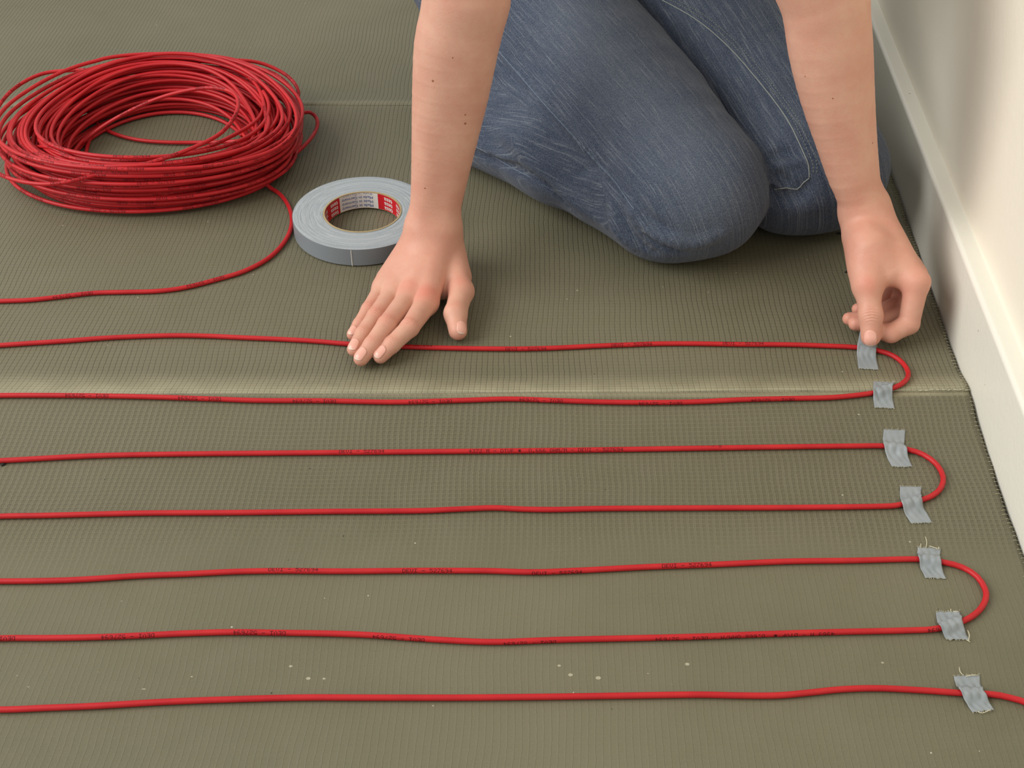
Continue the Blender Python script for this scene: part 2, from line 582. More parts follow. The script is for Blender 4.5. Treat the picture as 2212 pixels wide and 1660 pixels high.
# ------------------------------------------------------------------ heating cable
RC = 0.00222
heating_cable = empty('heating_cable', tuple(G(320, 300)))
tag(heating_cable, 'red heating cable, coiled at upper left and laid in parallel bends across the floor', 'cable')

FONT = {
    'D': '11110 10001 10001 10001 10001 10001 11110', 'E': '11111 10000 10000 11110 10000 10000 11111',
    'V': '10001 10001 10001 10001 10001 01010 00100', 'I': '11111 00100 00100 00100 00100 00100 11111',
    '-': '00000 00000 00000 11111 00000 00000 00000', '5': '11111 10000 11110 00001 00001 10001 01110',
    '2': '01110 10001 00001 00110 01000 10000 11111', '7': '11111 00001 00010 00100 01000 01000 01000',
    '6': '01110 10000 10000 11110 10001 10001 01110', '9': '01110 10001 10001 01111 00001 00001 01110',
    '4': '00010 00110 01010 10010 11111 00010 00010', '3': '11111 00001 00010 00110 00001 10001 01110',
    'M': '10001 11011 10101 10101 10001 10001 10001', 'T': '11111 00100 00100 00100 00100 00100 00100',
    'F': '11111 10000 10000 11110 10000 10000 10000', '*': '00000 01110 11111 11111 11111 01110 00000',
    '0': '01110 10001 10001 10001 10001 10001 01110', 'O': '01110 10001 10001 10001 10001 10001 01110',
    'H': '10001 10001 10001 11111 10001 10001 10001', '/': '00001 00001 00010 00100 01000 10000 10000',
    '.': '00000 00000 00000 00000 00000 01100 01100', ' ': '00000 ' * 7}


class Arc:
    def __init__(s, path):
        s.p = path
        s.T, s.S, s.N = frames(path)
        s.l = np.concatenate([[0], np.cumsum(np.linalg.norm(np.diff(path, axis=0), axis=1))])

    def at(s, q):
        f = [np.array([np.interp(q, s.l, a[:, i]) for i in range(3)]) for a in (s.p, s.T, s.S, s.N)]
        return f


def print_on(arc, text, start, ang, flip, quads, rad=RC, pitch=0.0029, hh=0.0030):
    """dot-matrix print wrapped on the cable; ang = angle of the text's middle seen from above (0 = straight up,
    positive = towards the +S side)"""
    dx = pitch / 6.4
    da = (hh / 7) / rad
    n = len(text)
    for ci, ch in enumerate(text):
        rows = FONT[ch].split()
        for r in range(7):
            for c0 in range(5):
                if rows[r][c0] != '1': continue
                u = ci * pitch + c0 * dx
                vv = (3 - r) * da
                if flip: l, aa = start - u, ang + vv
                else: l, aa = start + u, ang - vv
                if l < 0 or l > arc.l[-1]: continue
                P, T, S, N = arc.at(l)
                V = []
                for (su, sv) in ((-1, -1), (1, -1), (1, 1), (-1, 1)):
                    a2 = aa + sv * da * 0.42
                    nrm = math.cos(a2) * N + math.sin(a2) * S
                    V.append(P + T * su * dx * 0.47 + nrm * (rad + 0.00006))
                quads.append(V)


def quads_obj(quads, parent, name='printed_marking'):
    if not quads: return
    V = np.array(quads).reshape(-1, 3)
    F = np.arange(len(V)).reshape(-1, 4)
    # the print is drawn outwards
    return mobj(name, V, F, M['ink'], parent)


def floor_path(px, left=None):
    pts = []
    for (x, y) in px:
        g = G(x, y, 0.003)
        pts.append(g)
    p = catmull(pts, 0.005)
    p[:, 2] = top_z(p[:, 0], p[:, 1]) + RC + 0.0001
    return p


RUN1 = [(-180, 700), (-130, 735), (-60, 749), (0, 746), (60, 742), (140, 737), (220, 731), (300, 727), (380, 725), (450, 726), (520, 729), (600, 732), (680, 736),
        (760, 742), (880, 747), (960, 749), (1040, 750), (1130, 750), (1200, 748), (1280, 744), (1360, 741), (1420, 739), (1500, 739), (1600, 741),
        (1700, 742), (1780, 745), (1850, 749), (1900, 757), (1930, 768), (1951, 785), (1961, 805), (1958, 826), (1943, 843), (1922, 851), (1880, 860), (1800, 868),
        (1700, 870), (1600, 872), (1500, 876), (1400, 877), (1300, 876), (1200, 873), (1100, 870), (1000, 873), (850, 877), (700, 875), (560, 875),
        (450, 872), (300, 868), (150, 866), (0, 866), (-80, 870), (-150, 895), (-172, 928)]
RUN3 = [(-172, 928), (-150, 970), (-80, 995), (0, 994), (200, 984), (400, 980), (600, 978), (800, 976), (1000, 974), (1200, 972), (1400, 969), (1600, 966), (1750, 964), (1850, 963),
        (1910, 963), (1960, 970), (1995, 981), (2024, 1002), (2038, 1028), (2034, 1051), (2017, 1068), (1993, 1078), (1945, 1089), (1900, 1093), (1700, 1096),
        (1500, 1097), (1300, 1098), (1200, 1100), (1130, 1099), (1065, 1096), (980, 1099), (900, 1102), (700, 1103), (500, 1105), (300, 1106),
        (100, 1111), (0, 1113), (-90, 1120), (-160, 1148), (-182, 1182)]
RUN5 = [(-182, 1182), (-160, 1225), (-90, 1252), (0, 1254), (120, 1252), (200, 1248), (300, 1241), (400, 1237), (500, 1232), (600, 1230), (750, 1231), (900, 1230), (1050, 1231), (1150, 1234),
        (1250, 1231), (1400, 1224), (1550, 1219), (1700, 1213), (1850, 1211), (1980, 1208), (2040, 1215), (2080, 1226), (2111, 1246), (2128, 1272),
        (2130, 1292), (2121, 1312), (2105, 1328), (2080, 1342), (2025, 1358), (1950, 1362), (1800, 1365), (1650, 1369), (1500, 1374), (1350, 1377),
        (1200, 1380), (1080, 1384), (1000, 1382), (900, 1376), (800, 1369), (720, 1366), (600, 1364), (500, 1363), (400, 1366), (300, 1371),
        (200, 1375), (100, 1377), (0, 1378), (-100, 1386), (-175, 1415), (-198, 1455)]
RUN7 = [(-198, 1455), (-175, 1500), (-100, 1528), (0, 1532), (100, 1528), (200, 1524), (350, 1515), (500, 1509), (650, 1505), (800, 1505), (1000, 1505), (1200, 1503), (1350, 1501),
        (1500, 1499), (1600, 1501), (1680, 1501), (1750, 1495), (1820, 1488), (1900, 1486), (2000, 1491), (2070, 1496), (2140, 1499), (2180, 1506),
        (2225, 1520), (2262, 1545)]
LEAD = [(560, 398), (600, 414), (624, 445), (630, 480), (617, 516), (582, 554), (530, 583), (470, 602), (400, 620), (340, 628), (270, 630),
        (200, 632), (120, 641), (60, 647), (0, 649), (-90, 652), (-165, 672), (-180, 700)]


def px_len(arc, px, py):
    g = G(px, py, 0.003)
    i = np.argmin(((arc.p[:, :2] - g[:2]) ** 2).sum(1))
    return arc.l[i]


DV = 'DEVI - 527694'
LONG = '4372 M - DTVF *  0.666 OHM/M - DEVI - 527694'
LONG2 = '4369 M - DTVF *  0.666 OHM/M - DEVI - 527694'
runs = []
cable_pts = []
# (px of the first letter as read along the run, py, text, angle, flip)
PRINTS = {
    1: [(850, 745, DV, -0.85), (1087, 750, DV, 0.2), (1322, 741, DV, 0.0), (1560, 741, DV, -0.45),
        (236, 866, DV, 0.0), (480, 872, DV, 0.05), (725, 875, DV, 0.2), (973, 873, DV, 0.2), (1220, 874, DV, 0.2), (1470, 876, DV, 0.5),
        (1718, 870, DV, 0.5)],
    3: [(730, 977, DV, -0.45), (1010, 974, LONG, -0.1), (1540, 967, '- 5', -0.8)],
    5: [(588, 1230, DV, -0.65), (866, 1230, DV, -0.1), (1145, 1234, DV, 0.45), (1424, 1223, DV, -0.2),
        (2022, 1358, DV[-3:], 0.2), (1800, 1365, LONG2, 0.5), (1202, 1380, DV, 0.6), (910, 1377, DV, 0.35), (618, 1364, DV, 0.0), (327, 1370, DV, 0.0),
        (36, 1378, DV, 0.0)],
    7: [], 0: [(200, 632, DV, 0.1), (486, 598, DV, -0.4)]}
for key, pxl in ((1, RUN1), (3, RUN3), (5, RUN5), (7, RUN7), (0, LEAD)):
    p = floor_path(pxl)
    if key == 0:
        p[:, 2] += 0.012 * np.exp(-(np.linspace(0, 1, len(p)) / 0.02) ** 2)
    v, f = tube(p, RC, 14)
    o = mobj('cable_run' if key else 'cable_lead', v, f, M['cable'], heating_cable)
    arc = Arc(p)
    cable_pts.append(p)
    qs = []
    for (x, y, txt, ang) in PRINTS[key]:
        l0 = px_len(arc, x, y)
        # which way does the run go here?
        P, T, S, N = arc.at(l0)
        rightward = T[0] > 0
        # the S axis points to the camera side on a rightward run; +ang always means "towards the camera"
        a_ = 0.87 + math.asin(max(-0.95, min(0.95, ang)))
        qs = []
        print_on(arc, txt, l0, a_ if rightward else -a_, False, qs)
        quads_obj(qs, o)

# the coil: one long wire wound some forty times
nl = 56
TH = np.arange(0, nl * 2 * PI, 2 * PI / 96)
slots = []
order = []
for lev in range(14):
    cols = 4
    cs = list(range(cols))
    if lev % 2: cs = cs[::-1]
    for c_ in cs: order.append((lev, c_, cols))
order = order[:nl + 1]
lv = np.array([o_[0] for o_ in order], float)
cl = np.array([(o_[1] + 0.5) / o_[2] - 0.5 + (0.12 if o_[0] % 2 else -0.12) for o_ in order])
jit = rng.normal(0, 1, (nl + 2, 6))
ks = TH / (2 * PI)


def per_loop(a):
    i = np.clip(np.floor(ks).astype(int), 0, len(a) - 2)
    t = np.clip((ks - i - 0.80) / 0.20, 0, 1)
    t = t * t * (3 - 2 * t)
    return a[i] * (1 - t) + a[i + 1] * t


levf = per_loop(lv)
colf = per_loop(cl)
jj = [per_loop(jit[:, q][:nl + 2]) for q in range(6)]
th = TH + 0.6
wid = 0.028 + 0.034 * np.cos(th) ** 2
ccx, ccy = -0.392, 1.298
flare = 0.010 * (levf / 13 - 0.4)
rx = 0.131 + flare + colf * wid + 0.0022 * jj[0]
ry = 0.114 + flare * 0.8 + colf * wid * 0.95 + 0.0015 * jj[1]
x = ccx + 0.003 * jj[2] + rx * np.cos(th)
y = ccy + 0.002 * jj[3] + ry * np.sin(th)
hz = 0.0044 * levf * (1.0 - 0.18 * np.cos(th) ** 2)
z = 0.0028 + hz + 0.0013 * (levf / 7) * (jj[4] * np.cos(th) + jj[5] * np.sin(th))
z = np.maximum(z, 0.003)
z = z + top_z(x, y) + 0.0002
coil = np.stack([x, y, z], 1)
coil_obj = None
parts = [tube(coil, RC * 0.97, 10)]


def W(px, py, z): return G(px, py, z)


stray = [
    # big slack turn leaving the frame at the left
    [(330, 140, .052), (250, 150, .054), (160, 152, .052), (90, 160, .05), (30, 192, .046), (-10, 240, .04), (-40, 300, .034), (-30, 350, .034), (0, 377, .04), (60, 395, .044), (130, 396, .047), (230, 372, .054), (330, 350, .062), (420, 318, .066), (480, 285, .068), (512, 240, .070), (508, 205, .071), (470, 191, .070), (420, 193, .066), (350, 210, .056), (280, 240, .040), (220, 275, .022), (170, 315, .006), (150, 335, .004)],
    # turns thrown off at the upper right
    [(300, 135, .058), (380, 121, .060), (450, 124, .058), (520, 140, .050), (590, 158, .040), (630, 192, .030), (648, 230, .022), (648, 290, .016), (610, 350, .012), (540, 400, .01), (440, 435, .008)],
    [(340, 142, .052), (420, 134, .054), (500, 130, .052), (562, 136, .046), (615, 160, .036), (642, 190, .028), (642, 218, .02), (625, 260, .016), (600, 330, .016), (540, 385, .014), (450, 420, .012)],
    # small eye at the right
    [(560, 215, .044), (600, 240, .034), (640, 245, .024), (670, 243, .018), (685, 258, .014), (682, 282, .01), (660, 312, .01), (620, 345, .011), (560, 378, .012), (480, 405, .012), (380, 425, .014), (280, 425, .016)],
    # end lying on the underlay inside the ring
    [(560, 300, .02), (500, 306, .010), (430, 308, .0035), (370, 308, .0032), (310, 304, .0032), (265, 295, .0032), (232, 282, .0035), (205, 262, .008), (190, 240, .016)],
    [(215, 272, .008), (205, 285, .006), (192, 305, .0045), (186, 330, .0035), (182, 352, .0035)],
    # low turns bulging at the right side
    [(430, 150, .050), (520, 170, .046), (580, 210, .038), (610, 260, .030), (600, 310, .026), (550, 350, .026), (470, 380, .028), (380, 395, .030), (280, 390, .034), (180, 370, .040), (90, 330, .048)],
    [(420, 132, .056), (500, 148, .056), (555, 185, .054), (575, 260, .048), (560, 310, .044), (500, 345, .044), (410, 368, .044), (300, 372, .046), (190, 355, .050), (110, 320, .054)],
]
spaths = []
for s in stray:
    q0, q1 = W(*s[0]), W(*s[-1])
    pp = [W(*q) for q in s]
    # tuck loose ends into the body of the ring
    def tuck(q, sgn):
        a = math.atan2(q[1] - ccy, q[0] - ccx) + sgn * 0.45
        return [np.array([ccx + 0.133 * math.cos(a), ccy + 0.121 * math.sin(a), 0.030])]
    def turn(a, b):
        c = (a[0] - ccx) * (b[1] - a[1]) - (a[1] - ccy) * (b[0] - a[0])
        return 1 if c > 0 else -1
    if s[0][2] > 0.02: pp = tuck(q0, -turn(pp[0], pp[1])) + pp
    if s[-1][2] > 0.02 or s[-1][0] > 250: pp = pp + tuck(q1, turn(pp[-2], pp[-1]))
    p = catmull(pp, 0.005)
    p[:, 2] = np.maximum(p[:, 2], top_z(p[:, 0], p[:, 1]) + RC + 0.0004)
    spaths.append(p)
    parts.append(tube(p, RC * 0.97, 10))
v, f = merge(parts)
coil_obj = mobj('cable_coil', v, f, M['cable'], heating_cable)
qs = []
arc = Arc(coil)
l = 0.3
while l < arc.l[-1]:
    P, T, S, N = arc.at(l + 0.018)
    if P[1] < ccy - 0.02 or rng.random() < 0.12:
        outer = 1.0 if T[0] > 0 else -1.0
        qs = []
        print_on(arc, DV, l, 0.35 + rng.random() * 0.85, False, qs, RC * 0.97)
        quads_obj(qs, coil_obj)
    l += 0.095
for p in spaths[:4] + spaths[6:]:
    a2 = Arc(p)
    l = 0.03
    while l < a2.l[-1] - 0.05:
        P, T, S, N = a2.at(l)
        qs = []
        if T[0] > 0: print_on(a2, DV, l, 0.6, False, qs, RC * 0.97)
        else: print_on(a2, DV, l + 0.04, -0.6, True, qs, RC * 0.97)
        quads_obj(qs, coil_obj)
        l += 0.095

# ------------------------------------------------------------------ roll of cloth tape
TR = G(783, 458, 0.0192)
roll = empty('tape_roll', (TR[0], TR[1], 0.0))
tag(roll, 'roll of grey cloth tape lying flat beside the hand pressed on the floor', 'tape')
RO, RI, RH = 0.0712, 0.0384, 0.0190


def ring(profile, n=128, name='ring', material=None, parent=None, zoff=0.0006, smooth=True, wob=0.0):
    V = []
    for i in range(n):
        a = 2 * PI * i / n
        for (r, z) in profile:
            V.append((TR[0] + r * math.cos(a), TR[1] + r * math.sin(a), z + zoff))
    m_ = len(profile)
    F = [[i * m_ + j, ((i + 1) % n) * m_ + j, ((i + 1) % n) * m_ + (j + 1) % m_, i * m_ + (j + 1) % m_] for i in range(n) for j in range(m_)]
    return mobj(name, V, F, material, parent, smooth)


# wound edges: thin turns of slightly different height
pr = [(RI + 0.0014, 0.0002)]
pr += [(RO - 0.0006, 0.0002), (RO - 0.0004, RH - 0.0004)]
r = RO - 0.0006
hh_ = RH
while r > RI + 0.0018:
    pr.append((r, RH + random.uniform(-0.00022, 0.00012)))
    r -= 0.0009
pr.append((RI + 0.0014, RH))
ring(pr, 160, 'wound_tape', M['tape_side'], roll)
ring([(RO - 0.0006, 0.0004), (RO, 0.0004), (RO, RH - 0.0002), (RO - 0.0006, RH - 0.0002)], 160, 'outer_face', M['tape_face'], roll, smooth=False)
core = ring([(RI, 0.0001), (RI + 0.0016, 0.0001), (RI + 0.0016, RH + 0.0004), (RI, RH + 0.0004)], 128, 'core', M['card'], roll, smooth=False)
# cut end of the tape: small pale step on the front
ae = math.radians(-94)
V = []
for i in range(6):
    z = 0.0006 + (RH - 0.0006) * i / 5
    for dr, da_ in ((0.0001, -0.006), (0.0005, -0.004), (0.0005, 0.004), (0.0001, 0.006)):
        a = ae + da_ + random.uniform(-0.0015, 0.0015)
        V.append((TR[0] + (RO + dr) * math.cos(a), TR[1] + (RO + dr) * math.sin(a), z))
F = [[i * 4 + j, i * 4 + j + 1, (i + 1) * 4 + j + 1, (i + 1) * 4 + j] for i in range(5) for j in range(3)]
mobj('cut_end', V, F, M['label_white'], roll)


# printed paper inside the core; angles measured at the roll's axis, seen from above
def inner_patch(a0, a1, z0, z1, material, name, rr=RI - 0.0002, parent=core):
    n = max(2, int(abs(a1 - a0) / 0.05))
    V = []
    for i in range(n + 1):
        a = a0 + (a1 - a0) * i / n
        for z in (z0, z1): V.append((TR[0] + rr * math.cos(a), TR[1] + rr * math.sin(a), z))
    F = [[2 * i, 2 * i + 2, 2 * i + 3, 2 * i + 1] for i in range(n)]
    return mobj(name, V, F, material, parent)


def text_mesh(txt, size, bold=0.0):
    cu = bpy.data.curves.new('t', 'FONT')
    cu.body = txt
    cu.size = size
    cu.offset = bold
    cu.resolution_u = 3
    ob = bpy.data.objects.new('t', cu)
    C.objects.link(ob)
    bpy.context.view_layer.update()
    dg = bpy.context.evaluated_depsgraph_get()
    me = bpy.data.meshes.new_from_object(ob.evaluated_get(dg))
    V = np.array([v.co[:] for v in me.vertices])
    F = [list(p.vertices) for p in me.polygons]
    bpy.data.objects.remove(ob)
    bpy.data.meshes.remove(me)
    return V, F


def core_text(txt, size, a_start, zc, material, rr=RI - 0.0004, squeeze=1.0):
    """upside-down lettering on the inside wall: reads from high x to low x on the far side"""
    V, F = text_mesh(txt, size, 0.0001 if txt == 'tesa' else 0.0)
    a = a_start + V[:, 0] * squeeze / rr
    P = np.stack([TR[0] + rr * np.cos(a), TR[1] + rr * np.sin(a), zc - (V[:, 1] - size * 0.33)], 1)
    return P, F


zlo, zhi = 0.0012, RH + 0.0001
A_w0, A_w1 = math.radians(71), math.radians(134)    # white panel
inner_patch(A_w0, A_w1, zlo, zhi, M['label_white'], 'label')
inner_patch(math.radians(-20), A_w0, zlo, zhi, M['label_red'], 'label')
inner_patch(A_w1, math.radians(232), zlo, zhi, M['label_red'], 'label')
inner_patch(math.radians(232), math.radians(340), zlo, zhi, M['label_white'], 'label')
bl, wh = [], []
for zc in (0.0042, 0.0090, 0.0138, 0.0186):
    bl.append(core_text('Made in Germany', 0.0047, math.radians(79), zc, None))
for zc in (0.0036, 0.0090, 0.0144, 0.0198):
    for s0 in (42, 13, -16, 138, 167, 196):
        wh.append(core_text('tesa', 0.0072, math.radians(s0), zc, None))
for nm, L, mt in (('lettering', bl, M['label_blue']), ('lettering', wh, M['label_white'])):
    for V, F in L:
        keep = [fc for fc in F if all(zlo < V[q][2] < zhi for q in fc)]
        used = sorted({q for fc in keep for q in fc})
        ix = {q: i for i, q in enumerate(used)}
        if keep: mobj(nm, V[used], [[ix[q] for q in fc] for fc in keep], mt, core)


# ------------------------------------------------------------------ strips of tape
def strip(rows, label, held=False, seed=0):
    rr = random.Random(seed)
    (tl, tr), (ml, mr), (bl_, br) = rows
    if held: a = (G(*tl, 0.0235), G(*tr, 0.0215))
    else: a = (G(*tl), G(*tr))
    b = (G(*ml, 0.006), G(*mr, 0.006))
    c = (G(*bl_), G(*br))
    nu, nv = 18, 40
    V = np.zeros((nv + 1, nu + 1, 3))
    allc = np.vstack(cable_pts)
    for j in range(nv + 1):
        t = j / nv
        if t < 0.5:
            s = t * 2
            L = a[0] * (1 - s) + b[0] * s
            R = a[1] * (1 - s) + b[1] * s
        else:
            s = t * 2 - 1
            L = b[0] * (1 - s) + c[0] * s
            R = b[1] * (1 - s) + c[1] * s
        for i in range(nu + 1):
            u = i / nu
            V[j, i] = L * (1 - u) + R * u
    # torn ends
    for i in range(nu + 1):
        for j, sg in ((0, 1), (nv, -1)):
            if held and j == 0: continue
            V[j, i, 1] += rr.uniform(-0.0006, 0.0006)
    for j in range(nv + 1):
        for i in range(nu + 1):
            P = V[j, i]
            near = allc[(abs(allc[:, 0] - P[0]) < 0.02) & (abs(allc[:, 1] - P[1]) < 0.03)]
            d = math.sqrt(((near[:, :2] - P[:2]) ** 2).sum(1).min()) if len(near) else 1
            g = float(mat_z(P[0], P[1]))
            hump = 0.0056 / (1 + (d / 0.0050) ** 4)
            wr = 0.0005 * math.sin(j * 0.55 + i * 0.5 + seed) * (1 if 6 < j < 34 else 0.3) + 0.00035 * math.sin(i * 1.1 - j * 0.35 + seed * 2)
            if held and j < nv * 0.5:
                s = 1 - j / (nv * 0.5)
                base = g + 0.0058 + (0.017) * s ** 1.1
                P[2] = base + wr * 0.8 + 0.0015 * s * math.sin(i / nu * PI)
            else:
                P[2] = g + 0.0007 + max(0, hump) + wr * 0.55 * (0.35 + math.exp(-((d - 0.008) / 0.006) ** 2))
            P[2] = max(P[2], g + 0.0005)
    top = V.reshape(-1, 3)
    n1 = nu + 1
    F = [[j * n1 + i, (j + 1) * n1 + i, (j + 1) * n1 + i + 1, j * n1 + i + 1] for j in range(nv) for i in range(nu)]
    o = mobj('tape_strip', top, F, M['tape'])
    md = o.modifiers.new('thickness', 'SOLIDIFY')
    md.thickness = 0.0003
    md.offset = -1
    tag(o, label, 'tape', 'strips of grey tape holding the cable down')
    return o, V


S = [
    ([((1860.5, 703), (1897, 727)), ((1852, 745), (1893, 752)), ((1854.5, 797), (1898, 801))], 'strip of grey cloth tape with one end held up between thumb and finger', True),
    ([((1885, 832.5), (1930, 838)), ((1884, 856), (1925, 848)), ((1887, 890), (1930, 892))], 'grey cloth tape strip on the lower side of the bend nearest the pinching hand', False),
    ([((1908, 932), (1955, 933)), ((1908, 957), (1955, 960)), ((1927, 1009), (1972, 1009))], 'strip of grey cloth tape on the upper side of the middle cable bend', False),
    ([((1944, 1051), (1991, 1052.5)), ((1947, 1083), (1990, 1073)), ((1968, 1132), (2014, 1130))], 'strip of grey cloth tape on the lower side of the middle cable bend', False),
    ([((1982, 1184), (2032, 1187)), ((1983, 1202), (2031, 1207)), ((1998, 1250), (2043, 1252))], 'grey cloth tape strip with tall loose thread, upper side of the nearest cable bend', False),
    ([((2021, 1324), (2072, 1323)), ((2028, 1350), (2078, 1340)), ((2044, 1384), (2094, 1384))], 'strip of grey cloth tape on the lower side of the nearest cable bend', False),
    ([((2060, 1462), (2116, 1460)), ((2071, 1487), (2124, 1491)), ((2101, 1540), (2148, 1535))], 'strip of grey cloth tape on the nearest cable run at the lower right corner', False)]
strips = []
for q, (rows, lab, held) in enumerate(S):
    o, V = strip(rows, lab, held, q + 3)
    strips.append((o, V))


def fray(o, pts_list, name='loose_thread'):
    parts = []
    for pts in pts_list:
        p = catmull([G(*q) for q in pts], 0.002)
        parts.append(tube(p, 0.00026, 5))
    for pv, pf in parts:
        t = mobj(name, pv, pf, M['thread'], o)


fray(strips[4][0], [[(2000, 1184, .001), (2002, 1172, .003), (1999, 1160, .004)], [(1989, 1184, .001), (1989, 1175, .002)], [(2007, 1180, .001), (2020, 1184, .002), (2029, 1188, .001)], [(2028, 1187, .001), (2028, 1182, .002)]])
fray(strips[5][0], [[(2090, 1362, .002), (2094, 1372, .003), (2092, 1386, .001)], [(2054, 1323, .001), (2054, 1316, .002)], [(2060, 1322, .001), (2070, 1322, .002)], [(2088, 1383, .001), (2096, 1388, .001)]])
fray(strips[6][0], [[(2082, 1461, .001), (2074, 1452, .003), (2072, 1442, .002)], [(2086, 1462, .001), (2100, 1459, .002), (2112, 1460, .001)], [(2112, 1538, .001), (2122, 1541, .001), (2140, 1534, .002)]])
for o, V in strips:                  # lint along the torn ends
    parts = []
    for row in ((0, -1) if o is not strips[0][0] else (-1,)):
        for i in range(0, V.shape[1], 1):
            p0 = V[row, i]
            sg = 1 if row == 0 else -1
            p1 = p0 + np.array([random.uniform(-.0006, .0006), sg * random.uniform(0.0001, .0012), 0.0002])
            parts.append(tube(np.array([p0 + (0, 0, .0002), p1]), 0.00013, 4))
    v, f = merge(parts)
    tag(mobj('torn_edge_lint', v, f, M['thread'], o), kind='stuff')


# ------------------------------------------------------------------ distance-field modelling of body and clothes
def rc(p, a, b, ra, rb):
    a = np.asarray(a, np.float32)
    b = np.asarray(b, np.float32)
    ba = b - a
    t = np.clip(((p - a) @ ba) / float(ba @ ba), 0, 1)
    return np.sqrt((((p - a) - t[:, None] * ba) ** 2).sum(1)) - (ra + (rb - ra) * t)


def smin(a, b, k):
    h = np.maximum(k - np.abs(a - b), 0) / k
    return np.minimum(a, b) - h * h * k * 0.25


def chain(p, pts, rad, k=0.004):
    d = None
    for i in range(len(pts) - 1):
        e = rc(p, pts[i], pts[i + 1], rad[i], rad[i + 1])
        d = e if d is None else smin(d, e, k)
    return d


def ell(p, c, r, R=None):
    q = p - np.asarray(c, np.float32)
    if R is not None: q = q @ np.asarray(R, np.float32)
    r = np.asarray(r, np.float32)
    k0 = np.sqrt(((q / r) ** 2).sum(1))
    k1 = np.sqrt(((q / r ** 2) ** 2).sum(1)) + 1e-9
    return k0 * (k0 - 1) / k1


def fchunk(f, p, n=200000):
    return np.concatenate([f(p[i:i + n].astype(np.float32)) for i in range(0, len(p), n)]) if len(p) else np.zeros(0, np.float32)


def grad(f, p, e=0.0004):
    K = np.array([[1, -1, -1], [-1, -1, 1], [-1, 1, -1], [1, 1, 1]], float)
    g = np.zeros((len(p), 3))
    for kk in K: g += kk * fchunk(f, p + kk * e)[:, None]
    return g / (4 * e)


def mesh_sdf(f, lo, hi, h, slack=1.25):
    lo = np.asarray(lo, float)
    hi = np.asarray(hi, float)
    n = np.ceil((hi - lo) / h).astype(int)
    B1, B2 = 16, 4
    nb = (n // B1) + 1
    I = np.stack(np.meshgrid(*[np.arange(q) for q in nb], indexing='ij'), -1).reshape(-1, 3) * B1
    d = fchunk(f, lo + (I + B1 / 2) * h)
    I = I[np.abs(d) < B1 * h * 0.87 * slack]
    sub = np.stack(np.meshgrid(*[np.arange(0, B1, B2)] * 3, indexing='ij'), -1).reshape(-1, 3)
    I = (I[:, None] + sub[None]).reshape(-1, 3)
    d = fchunk(f, lo + (I + B2 / 2) * h)
    I = I[np.abs(d) < B2 * h * 0.87 * slack + h]
    NN = (n + 2 * B1 + 4).astype(np.int64)
    key = lambda A: ((A[:, 0] + 1).astype(np.int64) * NN[1] + (A[:, 1] + 1)) * NN[2] + (A[:, 2] + 1)
    loc = np.stack(np.meshgrid(*[np.arange(B2 + 1)] * 3, indexing='ij'), -1).reshape(-1, 3)
    P = (I[:, None] + loc[None]).reshape(-1, 3)
    kp = key(P)
    kp, ui = np.unique(kp, return_index=True)
    P = P[ui]
    val = fchunk(f, lo + P * h)
    cl_ = np.stack(np.meshgrid(*[np.arange(B2)] * 3, indexing='ij'), -1).reshape(-1, 3)
    Cc = (I[:, None] + cl_[None]).reshape(-1, 3)
    kc = key(Cc)
    o_ = np.argsort(kc)
    kc, Cc = kc[o_], Cc[o_]
    offs = np.array([[a, b, c] for a in (0, 1) for b in (0, 1) for c in (0, 1)])
    cv = np.stack([val[np.searchsorted(kp, key(Cc + o3))] for o3 in offs], 1)
    act = (cv.min(1) < 0) & (cv.max(1) >= 0)
    kc, Cc, cv = kc[act], Cc[act], cv[act]
    acc = np.zeros((len(kc), 3))
    cnt = np.zeros(len(kc))
    for a in range(8):
        for b in range(a + 1, 8):
            if np.abs(offs[a] - offs[b]).sum() != 1: continue
            s = (cv[:, a] < 0) != (cv[:, b] < 0)
            t = cv[:, a] / (cv[:, a] - cv[:, b] + 1e-20)
            acc[s] += (offs[a] + t[:, None] * (offs[b] - offs[a]))[s]
            cnt[s] += 1
    V = lo + (Cc + acc / cnt[:, None]) * h
    F = []
    for ax in range(3):
        e = np.zeros(3, int)
        e[ax] = 1
        kn = key(P + e)
        j = np.clip(np.searchsorted(kp, kn), 0, len(kp) - 1)
        ok = (kp[j] == kn) & ((val < 0) != (val[j] < 0))
        Q = P[ok]
        neg = val[ok] < 0
        a1, a2 = (ax + 1) % 3, (ax + 2) % 3
        e1 = np.zeros(3, int); e1[a1] = 1
        e2 = np.zeros(3, int); e2[a2] = 1
        idx = []
        good = np.ones(len(Q), bool)
        for dd in (-e1 - e2, -e2, 0 * e1, -e1):
            kk = key(Q + dd)
            jj_ = np.clip(np.searchsorted(kc, kk), 0, len(kc) - 1)
            good &= kc[jj_] == kk
            idx.append(jj_)
        q = np.stack(idx, 1)
        q[~neg] = q[~neg][:, ::-1]
        F.append(q[good])
    F = np.vstack(F)
    for _ in range(2):
        g = grad(f, V)
        g2 = (g ** 2).sum(1)
        g2 = np.maximum(g2, 0.3)
        step = -(fchunk(f, V) / g2)[:, None] * g
        ln = np.linalg.norm(step, axis=1)
        step *= np.minimum(1, 0.5 * h / (ln + 1e-12))[:, None]
        V = V + step
    return V, F


def trace(f, px):
    """points where the sight lines of photo pixels meet a modelled surface"""
    R = np.array([ray(x, y) for x, y in px])
    R /= np.linalg.norm(R, axis=1)[:, None]
    t = np.full(len(R), 0.75)
    o = np.array([0, 0, H])
    for _ in range(220):
        d = fchunk(f, o + R * t[:, None])
        t = np.where(t < 2.2, t + d * 0.75, t)
    return o + R * t[:, None], t < 2.1


